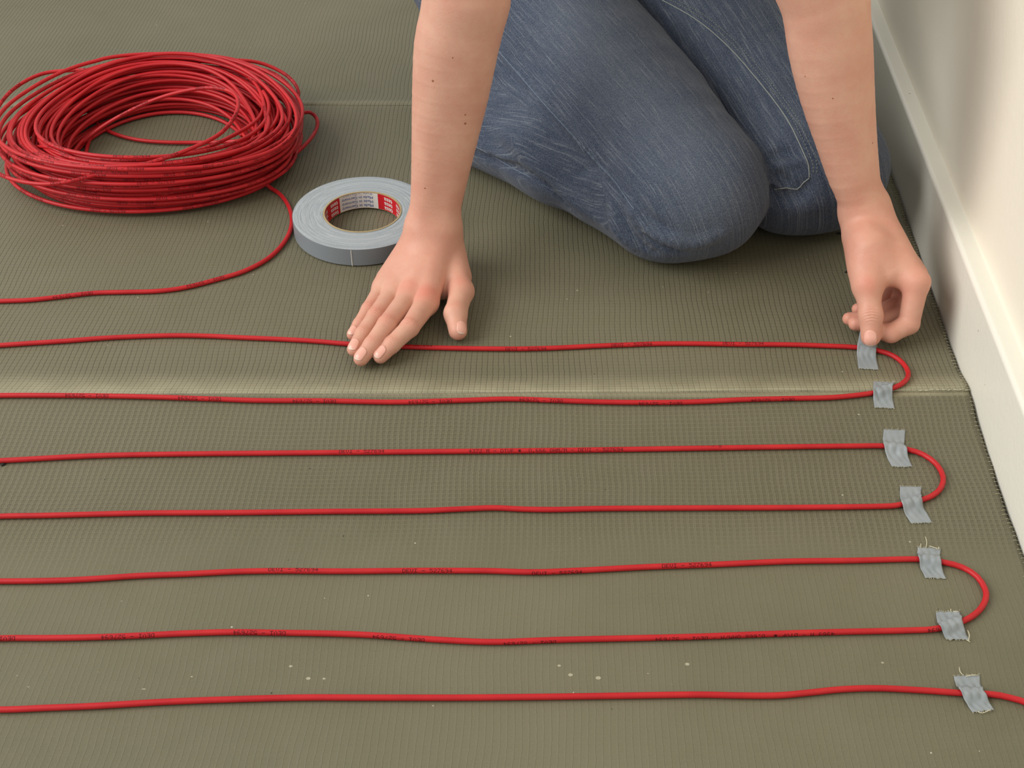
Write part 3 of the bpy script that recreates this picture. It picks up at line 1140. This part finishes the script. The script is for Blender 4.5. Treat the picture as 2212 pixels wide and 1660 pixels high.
def axis_frame(a, b, up):
    d = np.array(b) - np.array(a)
    d /= np.linalg.norm(d)
    s = np.cross(d, up)
    s /= np.linalg.norm(s)
    return d, s, np.cross(s, d)


# --- arms
def arm_stations(rows, dep):
    out = []
    for (yy_, xl, xr) in rows:
        d = np.interp(yy_, dep[0], dep[1])
        wv = (xr - xl) * d / FOC
        out.append((D((xl + xr) / 2, yy_, d), wv))
    return out


R_ARM = arm_stations([(0, 914, 1102), (50, 904, 1090), (100, 894, 1078), (200, 890, 1057), (300, 889, 1032), (380, 888, 1012), (440, 886, 998), (480, 879, 992)], ([0, 480], [1.15, 1.245]))
L_ARM = arm_stations([(0, 1690, 1876), (100, 1703, 1884), (200, 1728, 1888), (300, 1762, 1893), (380, 1790, 1899), (430, 1815, 1905)], ([0, 430], [1.12, 1.205]))


def lane(p, c, r):
    """round limb through many stations: nearest point of the centre line, radius interpolated"""
    c = np.asarray(c, np.float32)
    r = np.asarray(r, np.float32)
    best = None
    for i in range(len(c) - 1):
        ba = c[i + 1] - c[i]
        q = p - c[i]
        t = np.clip((q @ ba) / float(ba @ ba), 0, 1)
        e = np.sqrt(((q - t[:, None] * ba) ** 2).sum(1)) - (r[i] + (r[i + 1] - r[i]) * t)
        best = e if best is None else np.minimum(best, e)
    return best


def arm_fn(st, elbow, shoulder, side, flat):
    side = np.asarray(side, float)
    side /= np.linalg.norm(side)
    Q = catmull([np.append(c, wv) for c, wv in st], 0.012)
    CC, WV = Q[:, :3], Q[:, 3]
    flat = np.linspace(flat[0], flat[1], len(Q))
    CA, CB, RA_ = CC + side * (WV * flat)[:, None], CC - side * (WV * flat)[:, None], WV * (0.5 - flat)

    def f(p):
        d = smin(lane(p, CA, RA_), lane(p, CB, RA_), 0.010)
        d = smin(d, rc(p, CC[0], elbow, RA_[0] * 1.0, 0.036), 0.012)
        d = smin(d, rc(p, elbow, shoulder, 0.036, 0.046), 0.016)
        return d
    return f


R_EL, R_SH = np.array([-0.040, 1.118, 0.295]), np.array([-0.045, 1.31, 0.51])
L_EL, L_SH = np.array([0.254, 1.085, 0.305]), np.array([0.225, 1.31, 0.51])
f_rarm = arm_fn(R_ARM, R_EL, R_SH, (1, 0.1, 0), (0.08, 0.18))
f_larm = arm_fn(L_ARM, L_EL, L_SH, (1, 0.1, 0), (0.08, 0.08))

# right hand, laid flat on the cable
rW = G(938, 500, 0.036)
RH_ = {
    'index': dict(j=[G(921, 655, .0185), G(885, 708, .0205), G(846.5, 745, .0150), G(822, 770, .0095)], r=[.0108, .0086, .0076, .0066]),
    'middle': dict(j=[G(886, 640, .0195), G(836, 702, .0215), G(804, 745, .0155), G(780, 775, .0095)], r=[.0106, .0088, .0077, .0067]),
    'ring': dict(j=[G(853, 630, .0180), G(812, 684, .0185), G(784, 722, .0150), G(765, 755, .0115)], r=[.0100, .0082, .0072, .0064]),
    'little': dict(j=[G(827, 624, .0150), G(797, 669, .0140), G(777, 701, .0100), G(762, 723, .0072)], r=[.0090, .0070, .0062, .0055])}
rT = dict(j=[G(968, 540, .028), G(997, 630, .0190), G(984, 678, .0160), G(989, 715, .0100)], r=[.0150, .0112, .0101, .0086])
r_mc = [(G(957, 512, .043), .0150), (G(942, 508, .046), .0150), (G(926, 508, .045), .0150), (G(910, 510, .039), .0145)]


def hand_fn(fingers, thumb, mc, wrist_d, web, heel, kt=0.007):
    names = list(fingers)

    def f(p):
        palm = wrist_d(p)
        mcs = None
        for (s, r0), n_ in zip(mc, names):
            e = rc(p, s, fingers[n_]['j'][0], r0, fingers[n_]['r'][0])
            mcs = e if mcs is None else smin(mcs, e, 0.012)
        palm = smin(palm, mcs, 0.022)
        for (a, b, ra, rb) in heel: palm = smin(palm, rc(p, a, b, ra, rb), 0.014)
        out = None
        for n_ in names:
            fg = fingers[n_]
            e = chain(p, fg['j'], fg['r'], 0.0022)
            # slightly knobby joints, fuller fingertip pad
            for jn, am in ((1, 0.0004), (2, 0.0002)):
                q = np.sqrt(((p - np.asarray(fg['j'][jn], np.float32)) ** 2).sum(1))
                e = e - am * np.exp(-(q / 0.0095) ** 2)
            e = smin(palm, e, 0.006)
            out = e if out is None else np.minimum(out, e)
        t = chain(p, thumb['j'], thumb['r'], 0.005)
        for (a, b, ra, rb) in web: t = smin(t, rc(p, a, b, ra, rb), 0.010)
        out = smin(out, t, kt)
        return out
    return f


def knuckle_grooves(points, dirs, f):
    """fine skin folds across the back of each joint"""
    def g(p):
        d = f(p)
        for (c, ax, up, amp, n_, sp) in points:
            q = p - np.asarray(c, np.float32)
            r2 = (q ** 2).sum(1)
            near = r2 < 0.012 ** 2
            if not near.any(): continue
            qq = q[near]
            al = qq @ np.asarray(ax, np.float32)
            u = qq @ np.asarray(up, np.float32)
            wv = np.exp(-(r2[near] / 0.0062 ** 2)) * np.clip((u + 0.004) / 0.006, 0, 1)
            d[near] += amp * wv * (0.5 + 0.5 * np.cos((al + 0.0012 * np.cos(qq @ np.cross(ax, up).astype(np.float32) / 0.004)) / sp * 2 * PI)) ** 2.5
        return d
    return g


heelR = [(G(915, 520, .030), G(845, 610, .014), .014, .012),       # little-finger side of the palm
         (G(960, 520, .032), G(990, 600, .018), .0155, .0130)]      # ball of the thumb
webR = [(G(975, 560, .024), G(955, 630, .013), .011, .008)]
f_rh0 = hand_fn(RH_, rT, r_mc, f_rarm, webR, heelR, 0.0035)


def unit(v): return v / np.linalg.norm(v)


def joint_folds(fingers, thumb, upref):
    L = []
    for n_, fg in list(fingers.items()) + [('thumb', thumb)]:
        for jn, am in ((1, 0.00045), (2, 0.0003)):
            if n_ == 'thumb' and jn == 1: continue
            a, b, c = fg['j'][jn - 1], fg['j'][jn], fg['j'][min(jn + 1, 3)]
            ax = unit(c - a)
            u = unit(upref - ax * (upref @ ax))
            L.append((b + u * fg['r'][jn], ax, u, am, 3, 0.0024))
    return L


UPR = unit(np.array([0.05, -0.25, 1.0]))
foldsR = []
for n_, fg in list(RH_.items()) + [('thumb', rT)]:
    for jn, am in ((1, 0.0005), (2, 0.0003)):
        if n_ == 'thumb' and jn == 1: continue
        ax = unit(fg['j'][min(jn + 1, 3)] - fg['j'][jn - 1])
        u = unit(UPR - ax * (UPR @ ax))
        foldsR.append((fg['j'][jn] + u * fg['r'][jn] * 0.9, ax, u, am * 2.4, 3, 0.0023))
tendons = [(G(940, 520, .05), np.array(RH_[n_]['j'][0]) + np.array([0, 0.004, fg_])) for n_, fg_ in (('index', .0105), ('middle', .0105), ('ring', .0095))]


def f_rhand_raw(p):
    d = f_rh0(p)
    # faint tendons and knuckle heads
    for a, b in tendons:
        e = rc(p, a, b, 0.0, 0.0)
        d = d - 0.0007 * np.exp(-(e / 0.0045) ** 2)
    # wrist bone on the little-finger side and crease behind the wrist
    for n_ in ('index', 'middle', 'ring', 'little'):
        c = np.asarray(RH_[n_]['j'][0] + np.array([0, 0.002, RH_[n_]['r'][0] * 0.8]), np.float32)
        q2 = ((p - c) ** 2).sum(1)
        d = d - 0.0010 * np.exp(-q2 / 0.0065 ** 2)
    return d


f_rhand = knuckle_grooves([q + () for q in foldsR], None, f_rhand_raw)

# left hand pinching the tape
tt = G(1880, 733, 0.0150)
lw = D(1870, 462, 1.215)
lT = dict(j=[lw + np.array([-.006, -.014, -.020]), G(1874, 616, .052), G(1881, 682, .0335), G(1881, 728, .0185)], r=[.0140, .0112, .0100, .0087])
LH = {
    'index': dict(j=[G(1981, 610, .056), G(1963, 700, .0225), G(1925, 720, .0165), G(1893, 728, .0150)], r=[.0108, .0094, .0086, .0072]),
    'middle': dict(j=[G(1976, 596, .048), G(1958, 676, .0190), G(1893, 700, .0140), G(1848, 700, .0130)], r=[.0105, .0088, .0078, .0064]),
    'ring': dict(j=[G(1966, 580, .045), G(1944, 655, .0190), G(1880, 688, .0140), G(1834, 689, .0135)], r=[.0100, .0082, .0072, .0060]),
    'little': dict(j=[G(1950, 566, .043), G(1928, 632, .0200), G(1885, 664, .0160), G(1853, 668, .0150)], r=[.0090, .0070, .0064, .0056])}
LH['index']['j'][3] = G(1893, 728, .0130) + np.array([0, 0.010, 0])
lw = D(1870, 462, 1.215)
l_mc = [(lw + np.array([.006, -.002, .003]), .0145), (lw + np.array([.003, .006, .0]), .0145), (lw + np.array([-.002, .012, -.004]), .014), (lw + np.array([-.006, .016, -.008]), .0125)]
heelL = [(lw + np.array([-.004, -.006, -.006]), lT['j'][1], .0170, .0118)]
webL = [(G(1882, 535, .074), G(1915, 592, .058), .0155, .0110), (G(1870, 520, .076), G(1872, 575, .062), .0150, .0130), (G(1900, 540, .070), G(1950, 598, .055), .0150, .0100)]
f_lh0 = hand_fn(LH, lT, l_mc, f_larm, webL, heelL, 0.010)
view = unit(ray(1880, 690)) * -1
foldsL = []
ax = unit(lT['j'][3] - lT['j'][1])
u = unit(view - ax * (view @ ax))
foldsL.append((lT['j'][2] + u * lT['r'][2] * 0.9, ax, u, 0.0013, 3, 0.0026))
f_lhand = knuckle_grooves(foldsL, None, f_lh0)


# --- trunk, neck and head (above the picture)
NK = np.array([0.115, 1.275, 0.575])
HD = np.array([0.118, 1.165, 0.700])
hdir = unit(np.array([0.03, -0.75, -0.65]))            # the way the face looks
hup = unit(np.array([0, -0.65, 0.75]))
hside = np.cross(hdir, hup)
HR = np.stack([hside, hdir, hup], 1)


def f_trunk(p):
    d = chain(p, [np.array([.07, 1.50, .20]), np.array([.09, 1.42, .34]), np.array([.11, 1.33, .48])], [.105, .095, .105], 0.05)
    d = smin(d, rc(p, [-0.02, 1.315, .505], [.21, 1.315, .505], .055, .055), 0.05)
    d = smin(d, rc(p, [0.112, 1.30, .53], HD - hdir * 0.02 - hup * 0.04, .052, .048), 0.03)
    hd = ell(p, HD, (.073, .092, .108), HR)
    hd = smin(hd, ell(p, HD + hdir * .045 - hup * .055, (.045, .042, .045), HR), 0.03)
    hd = smin(hd, rc(p, HD + hdir * .086 + hup * .002, HD + hdir * .104 - hup * .030, .006, .010), 0.012)
    hd = smin(hd, rc(p, HD + hdir * .086 - hup * .058 - hside * .016, HD + hdir * .086 - hup * .058 + hside * .016, .005, .005), 0.006)
    for s in (-1, 1):
        hd = np.maximum(hd, -(ell(p, HD + hdir * .096 + hup * .004 + hside * s * .031, (.015, .012, .010), HR)))
        hd = np.minimum(hd, ell(p, HD + hdir * .078 + hup * .004 + hside * s * .031, (.0125, .0125, .0125), HR))
        hd = smin(hd, ell(p, HD - hup * .005 - hdir * .006 + hside * s * .076, (.009, .019, .031), HR), 0.006)
    d = smin(d, hd, 0.02)
    d = smin(d, rc(p, R_EL, R_SH, 0.036, 0.046), 0.02)
    d = smin(d, rc(p, L_EL, L_SH, 0.036, 0.046), 0.02)
    return d


person = empty('person', (0.1, 1.35, 0.0))
tag(person, 'person kneeling in blue jeans, one hand flat on the cable, the other pinching tape', 'person')


def skin_attrs(V):
    red = np.zeros(len(V))
    def add(c, s, a):
        nonlocal red
        red = np.maximum(red, a * np.exp(-((V - c) ** 2).sum(1) / s ** 2))
    for fg in list(RH_.values()) + [rT]:
        add(fg['j'][1] + (0, 0, fg['r'][1]), .0085, .30)
        add(fg['j'][2] + (0, 0, fg['r'][2]), .0070, .20)
        add(fg['j'][3], .010, .26)
    for n_ in ('index', 'middle'): add(RH_[n_]['j'][0] + (0, 0, .010), .012, .62 if n_ == 'index' else .42)
    add(G(925, 560, .03), .06, .16)
    for fg in list(LH.values()) + [lT]:
        for j in fg['j'][1:]: add(j, .012, .30)
    add(lT['j'][1] + view * .010, .010, .50)
    add(LH['index']['j'][0], .020, .28)
    add(lw + (0, -.03, -.03), .06, .20)
    mole = np.zeros(len(V))
    return red, mole


def body_mesh():
    Vs, Fs, o = [], [], 0
    for f, lo, hi, h in ((f_rhand, (-.18, .885, -.002), (.03, 1.30, .34), .0009),
                         (f_lhand, (.17, .90, -.002), (.41, 1.20, .34), .0009),
                         (f_trunk, (-.15, 1.02, .05), (.36, 1.66, .86), .0045)):
        V, F = mesh_sdf(f, lo, hi, h)
        Vs.append(V)
        Fs.append(F + o)
        o += len(V)
    return np.vstack(Vs), np.vstack(Fs)


V, F = body_mesh()
red, mole = skin_attrs(V)
body = mobj('body', V, F, M['skin'], person, attrs={'red': red, 'mole': mole})


# moles: tiny flat dots lying on the skin
def on_surface(f, pts2, parent, name, r, material):
    P, ok = trace(f, pts2)
    Nn = grad(f, P)
    for p, n_, o_, rr in zip(P, Nn, ok, r):
        if not o_: continue
        n_ = unit(n_)
        a = unit(np.cross(n_, [0.3, 1, 0.2]))
        b = np.cross(n_, a)
        V = [p + n_ * 0.00025] + [p + n_ * 0.00002 + (a * math.cos(t) + b * math.sin(t)) * rr for t in np.linspace(0, 2 * PI, 8, endpoint=False)]
        mobj(name, V, [[0, 1 + i, 1 + (i + 1) % 8] for i in range(8)], material, parent)


M['mole'] = mat('mole_brown', srgb(150, 92, 66), 0.6)
on_surface(f_rhand, [(935, 175), (1005, 248), (1005, 267), (978, 125), (918, 407)], body, 'mole', [.0011, .0008, .0011, .0007, .0008], M['mole'])
on_surface(f_lhand, [(1799, 213), (1885, 309), (1739, 165)], body, 'mole', [.0007, .0008, .0006], M['mole'])


def nail(f, base, tip, up, wdt, ln, parent, setback=0.0):
    """nail plate laid on the finger's back near the tip"""
    ax = unit(tip - base)
    u = unit(up - ax * (up @ ax))
    s = np.cross(ax, u)
    nu, nv = 12, 14
    G0 = []
    for j in range(nv + 1):
        t = j / nv
        # outline: rounded root, almost straight sides, rounded free edge
        T_ = 2 * t - 1
        wf = (0.66 + 0.34 * (1 - abs(T_) ** 5)) * (0.93 + 0.07 * t)
        for i in range(nu + 1):
            q = (i / nu * 2 - 1)
            bow = 0.14 * ln * (1 - q * q) * (1 if t > .5 else -1) * abs(2 * t - 1) ** 2
            G0.append(tip + ax * (setback + (t - 1) * ln + bow * .8) + s * q * wdt / 2 * max(wf, 0.25) + u * 0.018)
    Pp = np.array(G0)
    t = np.zeros(len(Pp))
    for _ in range(60):
        d = fchunk(f, Pp - u * t[:, None])
        t = np.minimum(t + d * 0.8, 0.018 + 0.0062)
    S0 = Pp - u * t[:, None]
    S0 = S0 + u * 0.00034
    n1 = nu + 1
    F = [[j * n1 + i, j * n1 + i + 1, (j + 1) * n1 + i + 1, (j + 1) * n1 + i] for j in range(nv) for i in range(nu)]
    o = mobj('fingernail', S0, F, M['nail'], parent)
    o.data.materials.append(M['nail_edge'])
    for q, pl in enumerate(o.data.polygons):
        if q // nu >= nv - 1: pl.material_index = 1
    md = o.modifiers.new('plate', 'SOLIDIFY')
    md.thickness = 0.0005
    md.offset = -0.2
    return o


for n_, wd, ln in (('index', .0098, .0105), ('middle', .0102, .0108), ('ring', .0094, .0100), ('little', .0078, .0080)):
    fg = RH_[n_]
    f_one = lambda p, fg=fg: chain(p, fg['j'], fg['r'], 0.0022)
    nail(f_one, fg['j'][2], fg['j'][3], unit(np.array([-0.15, -0.25, 1.0])), wd, ln, body, setback=0.0040 if n_ != 'little' else 0.0032)
nail(f_rhand, rT['j'][2], rT['j'][3], unit(np.array([0.55, -0.2, 1.0])), .0100, .0098, body, setback=0.0062)
nail(f_lhand, lT['j'][2], lT['j'][3], unit(view + np.array([-0.06, 0, 0])), .0115, .0118, body, setback=0.0074)

# --- jeans
RK, RHIP = np.array([0.174, 1.108, 0.068]), D(1060, -60, 1.47)
RT1, RT2 = D(1385, 270, 1.322), D(1238, 112, 1.39)
LK, LHIP = np.array([0.302, 1.158, 0.068]), np.array([0.155, 1.500, 0.185])
RA = np.array([-0.048, 1.298, 0.048])
LA = np.array([0.140, 1.470, 0.050])


TH_R = catmull([np.append(a, b) for a, b in ((RHIP, .087), (RT2, .084), (RT1, .077), (RK + (.000, .010, .006), .066))], 0.03)
TH_L = catmull([np.append(a, b) for a, b in ((LHIP, .098), (LHIP * .5 + LK * .5 + (0, 0, .006), .083), (LK + (-.004, .010, .004), .066))], 0.03)


def legs_raw(p):
    r = lane(p, TH_R[:, :3], TH_R[:, 3])
    r = smin(r, rc(p, RK * .6 + RA * .4 + (0, 0, .02), [-.02, 1.40, .10], .050, .075), 0.02)
    r = smin(r, rc(p, RK + (-.022, .000, -.010), RK + (.014, .004, -.004), .057, .057), 0.03)
    rcf = chain(p, [RK + (-.03, .01, -.012), RK * .45 + RA * .55 + (0, 0, .006), RA], [.056, .057, .045], 0.02)
    r = smin(r, rcf, 0.012)
    l_ = lane(p, TH_L[:, :3], TH_L[:, 3])
    l_ = smin(l_, rc(p, LK + (-.024, .0, -.010), LK + (.018, .004, -.006), .056, .056), 0.03)
    lcf = chain(p, [LK + (-.02, .03, -.012), LK * .45 + LA * .55, LA], [.056, .055, .042], 0.02)
    l_ = smin(l_, lcf, 0.012)
    pv = rc(p, [-.021, 1.500, .170], [.125, 1.525, .170], .112, .112)
    pv = smin(pv, rc(p, [.07, 1.50, .20], [.085, 1.44, .30], .115, .108), 0.04)
    pv = np.maximum(pv, p[:, 2] - .30)
    d = smin(r, l_, 0.004)
    d = smin(d, pv, 0.03)
    return np.maximum(d, 0.0012 - p[:, 2])


def poly_px(pxs):
    P, ok = trace(legs_raw, pxs)
    return catmull(P[ok], 0.006) if ok.sum() > 1 else None


# (pixels along the fold, height, width): + ridge, - groove
FOLDS = [
    ([(1075, 108), (1120, 160), (1180, 230), (1235, 290), (1290, 352), (1330, 395), (1368, 450)], .0016, .0040),
    ([(1068, 118), (1110, 170), (1170, 240), (1225, 300), (1280, 362), (1320, 405)], -.0010, .0040),
    ([(1340, 455), (1352, 490), (1380, 525), (1410, 545)], -.0060, .0050),
    ([(1320, 450), (1333, 495), (1362, 532)], .0040, .0055),
    ([(1368, 462), (1400, 500), (1450, 520), (1500, 525), (1560, 505)], .0048, .0070),
    ([(1372, 478), (1396, 508), (1430, 530), (1470, 545)], -.0048, .0050),
    ([(1380, 450), (1410, 480), (1450, 500)], -.0030, .0060),
    ([(1256, 372), (1280, 362), (1300, 358)], -.0045, .0045),
    ([(1050, 250), (1110, 300), (1150, 350), (1200, 400), (1260, 450), (1330, 500)], .0032, .0110),
    ([(1030, 330), (1080, 350), (1130, 372), (1180, 400)], -.0050, .0060),
    ([(1150, 378), (1180, 395), (1215, 430), (1240, 455)], -.0040, .0060),
    ([(1020, 305), (1070, 335), (1110, 350)], .0030, .0060),
    ([(1652, 352), (1670, 340), (1690, 332), (1712, 335)], -.0065, .0045),
    ([(1665, 360), (1690, 355), (1735, 350)], .0030, .0050),
    ([(1655, 365), (1682, 385), (1715, 402)], -.0075, .0045),
    ([(1662, 378), (1680, 400), (1705, 408)], .0025, .0040),
    ([(1665, 412), (1690, 420), (1725, 420), (1745, 400)], -.0040, .0060),
    ([(1660, 455), (1720, 450), (1790, 440)], .0020, .0120),
    ([(1200, 60), (1300, 200), (1380, 310), (1420, 400)], .0015, .0200),
    ([(1250, 310), (1330, 400), (1370, 440)], -.0016, .0090),
]
fold_lines = []
for pxs, am, wd in FOLDS:
    q = poly_px(pxs)
    if q is not None:
        ss = np.linspace(0, 1, len(q))
        fold_lines.append((q.astype(np.float32), am, wd, (np.sin(np.clip(ss, 0.04, 0.96) * PI) ** 0.5).astype(np.float32)))


def f_legs(p):
    d = legs_raw(p)
    near = np.abs(d) < 0.03
    if near.any():
        q = p[near]
        e = np.zeros(len(q), np.float32)
        for L, am, wd, env in fold_lines:
            lo = L.min(0) - 3 * wd
            hi = L.max(0) + 3 * wd
            ins = ((q > lo) & (q < hi)).all(1)
            if not ins.any(): continue
            qq = q[ins]
            dd = ((qq[:, None, :] - L[None]) ** 2).sum(2)
            i = dd.argmin(1)
            e[ins] += am * env[i] * np.exp(-dd[np.arange(len(i)), i] / wd ** 2)
        e *= 2.1
        e += 0.0007 * np.sin(q[:, 0] * 60 + 2 * np.sin(q[:, 1] * 47)) * np.sin(q[:, 1] * 52 + q[:, 2] * 70)
        d = d.copy()
        d[near] -= e
    return d


V, F = mesh_sdf(f_legs, (-.16, .99, -.004), (.45, 1.66, .32), .0026, 1.4)


def leg_coords(V):
    segs = [(RK, RHIP), (RK, RA), (LK, LHIP), (LK, LA)]
    best = np.full(len(V), 9.0)
    out = np.zeros((len(V), 3))
    for q, (a, b) in enumerate(segs):
        d, s, n_ = axis_frame(a, b, np.array([0, 0, 1.0]))
        L = np.linalg.norm(b - a)
        u = (V - a) @ d
        t = np.clip(u, 0, L)
        r = V - a - t[:, None] * d
        dist = np.linalg.norm(r, axis=1) - (0.066 if q in (0, 2) else 0.055) - (0.03 * t / L if q in (0, 2) else 0)
        ang = np.arctan2(r @ s, r @ n_)
        m_ = dist < best
        best[m_] = dist[m_]
        out[m_] = np.stack([u, r @ s + 0.35 * (r @ n_), np.full(len(V), q * 3.7)], 1)[m_]
    return out


leg = leg_coords(V)
fade = np.zeros(len(V))
for pxs, s, a in (([(1230, 40), (1330, 150), (1420, 260), (1500, 380), (1540, 460)], .040, .75), ([(1500, 20), (1600, 120), (1680, 260)], .035, .25), ([(1400, 505), (1480, 520), (1550, 500)], .012, .45)):
    L = poly_px(pxs)
    dd = ((V[:, None, :] - L[None, ::3]) ** 2).sum(2).min(1)
    fade = np.maximum(fade, a * np.exp(-dd / s ** 2))
jeans = mobj('jeans', V, F, M['denim'], person, attrs={'leg': leg, 'fade': fade})


def seam(pxs, r, material, name, lift=0.0003, dash=None, step=0.003):
    P, ok = trace(f_legs, pxs)
    P = P[ok]
    # resample in the picture so the seam hugs the surface
    dense = []
    for i in range(len(pxs) - 1):
        for t in np.linspace(0, 1, 14, endpoint=False): dense.append((pxs[i][0] * (1 - t) + pxs[i + 1][0] * t, pxs[i][1] * (1 - t) + pxs[i + 1][1] * t))
    P, ok = trace(f_legs, dense)
    P = P[ok]
    jump = np.linalg.norm(np.diff(P, axis=0), axis=1)
    if (jump > 0.03).any(): P = P[:int(np.argmax(jump > 0.03)) + 1]
    if len(P) < 3: return None
    N_ = grad(f_legs, P)
    N_ /= np.linalg.norm(N_, axis=1)[:, None] + 1e-9
    P = P + N_ * lift
    if dash is None:
        v, f = tube(P, r, 6)
        return mobj(name, v, f, material, jeans)
    arc = np.concatenate([[0], np.cumsum(np.linalg.norm(np.diff(P, axis=0), axis=1))])
    parts = []
    l = 0
    while l + dash[0] < arc[-1]:
        q = np.array([[np.interp(l + s_, arc, P[:, i]) for i in range(3)] for s_ in np.linspace(0, dash[0], 3)])
        parts.append(tube(q, r, 4))
        l += dash[1]
    v, f = merge(parts)
    o = mobj(name, v, f, material, jeans)
    o['kind'] = 'stuff'
    return o


def smooth_px(pts, n=6):
    p = catmull([np.array([a, b, 0.0]) for a, b in pts], 25)
    return [(q[0], q[1]) for q in p]


inseam = smooth_px([(1430, 0), (1490, 33), (1540, 70), (1590, 118), (1630, 165), (1668, 212), (1700, 257), (1722, 300), (1740, 340), (1747, 360), (1748, 385)])
seam(inseam, .00055, M['seam_edge'], 'seam', .0003)
seam(smooth_px([(1748, 385), (1735, 395), (1722, 409), (1700, 406), (1672, 409)]), .00055, M['seam_edge'], 'seam', .0003)
seam([(a + 9, b - 5) for a, b in inseam], .00034, M['stitch'], 'stitching', .0003, (.0022, .0034))
seam([(a + 17, b - 9) for a, b in inseam], .00034, M['stitch'], 'stitching', .0003, (.0022, .0034))
outseam = smooth_px([(1078, 112), (1120, 160), (1180, 230), (1235, 290), (1290, 352), (1330, 395), (1360, 440), (1370, 452)])
M['seam_ridge'] = mat('worn_denim_seam', srgb(108, 120, 136), 0.9, 0.1)
seam(outseam, .0006, M['seam_ridge'], 'seam', -.0001)
seam(smooth_px([(1022, 315), (1060, 335), (1110, 365), (1150, 385)]), .0006, M['seam_ridge'], 'seam', -.0002)


# --- shirt: short sleeves, above the picture
def f_shirt(p):
    d = chain(p, [np.array([.07, 1.50, .23]), np.array([.09, 1.42, .34]), np.array([.11, 1.33, .48])], [.122, .110, .116], 0.05)
    d = smin(d, rc(p, [-0.03, 1.315, .505], [.22, 1.315, .505], .064, .064), 0.05)
    a = rc(p, R_EL * .40 + R_SH * .60, R_SH, .058, .064)
    b = rc(p, L_EL * .40 + L_SH * .60, L_SH, .058, .064)
    for e, s0, el in ((a, R_SH, R_EL), (b, L_SH, L_EL)):
        ax = unit(el - s0)
        cut = (p - np.asarray(s0, np.float32)) @ ax.astype(np.float32) - 0.15
        d = smin(d, np.maximum(e, cut), 0.02)
    d = np.maximum(d, .235 - p[:, 2] + 0.01 * np.sin(p[:, 0] * 40))
    d = np.maximum(d, -(np.sqrt(((p - NK.astype(np.float32)) ** 2).sum(1)) - .062))
    return d - 0.0015 * np.sin(p[:, 0] * 50 + p[:, 2] * 30) * np.sin(p[:, 2] * 40 + p[:, 1] * 35)


V, F = mesh_sdf(f_shirt, (-.2, 1.08, .1), (.42, 1.68, .68), .006, 1.3)
mobj('shirt', V, F, M['cream'], person)


def f_hair(p):
    d = ell(p, HD - hdir * .010 + hup * .012, (.083, .098, .112), HR)
    return np.maximum(d, -(ell(p, HD + hdir * .075 - hup * .045, (.070, .075, .098), HR)))


V, F = mesh_sdf(f_hair, HD - .17, HD + .17, .005, 1.3)
mobj('hair', V, F, M['hair'], person)


# crumbs of dark rubber on the underlay
def crumb(px, py, sx, sy, label):
    g = G(px, py)
    V = []
    n = 9
    for zz, s in ((0, 1.0), (0.0012, 0.8), (0.002, 0.35)):
        for i in range(n):
            a = 2 * PI * i / n
            q = random.uniform(0.75, 1.15) * s
            V.append((g[0] + sx * q * math.cos(a), g[1] + sy * q * math.sin(a), float(mat_z(g[0], g[1])) + zz))
    F = [[r * n + i, r * n + (i + 1) % n, (r + 1) * n + (i + 1) % n, (r + 1) * n + i] for r in range(2) for i in range(n)] + [[2 * n + i for i in range(n)]]
    tag(mobj('rubber_crumb', V, F, M['crumb']), label, 'crumb', 'dark crumbs on the underlay')


crumb(7, 1003, .0022, .003, 'black rubber crumb at the left edge, just below a cable run')
crumb(1812, 506, .0036, .0012, 'thin black crumb on the underlay in front of the knee by the wall')
crumb(1829, 588, .0022, .0008, 'tiny black crumb on the underlay left of the pinching hand')
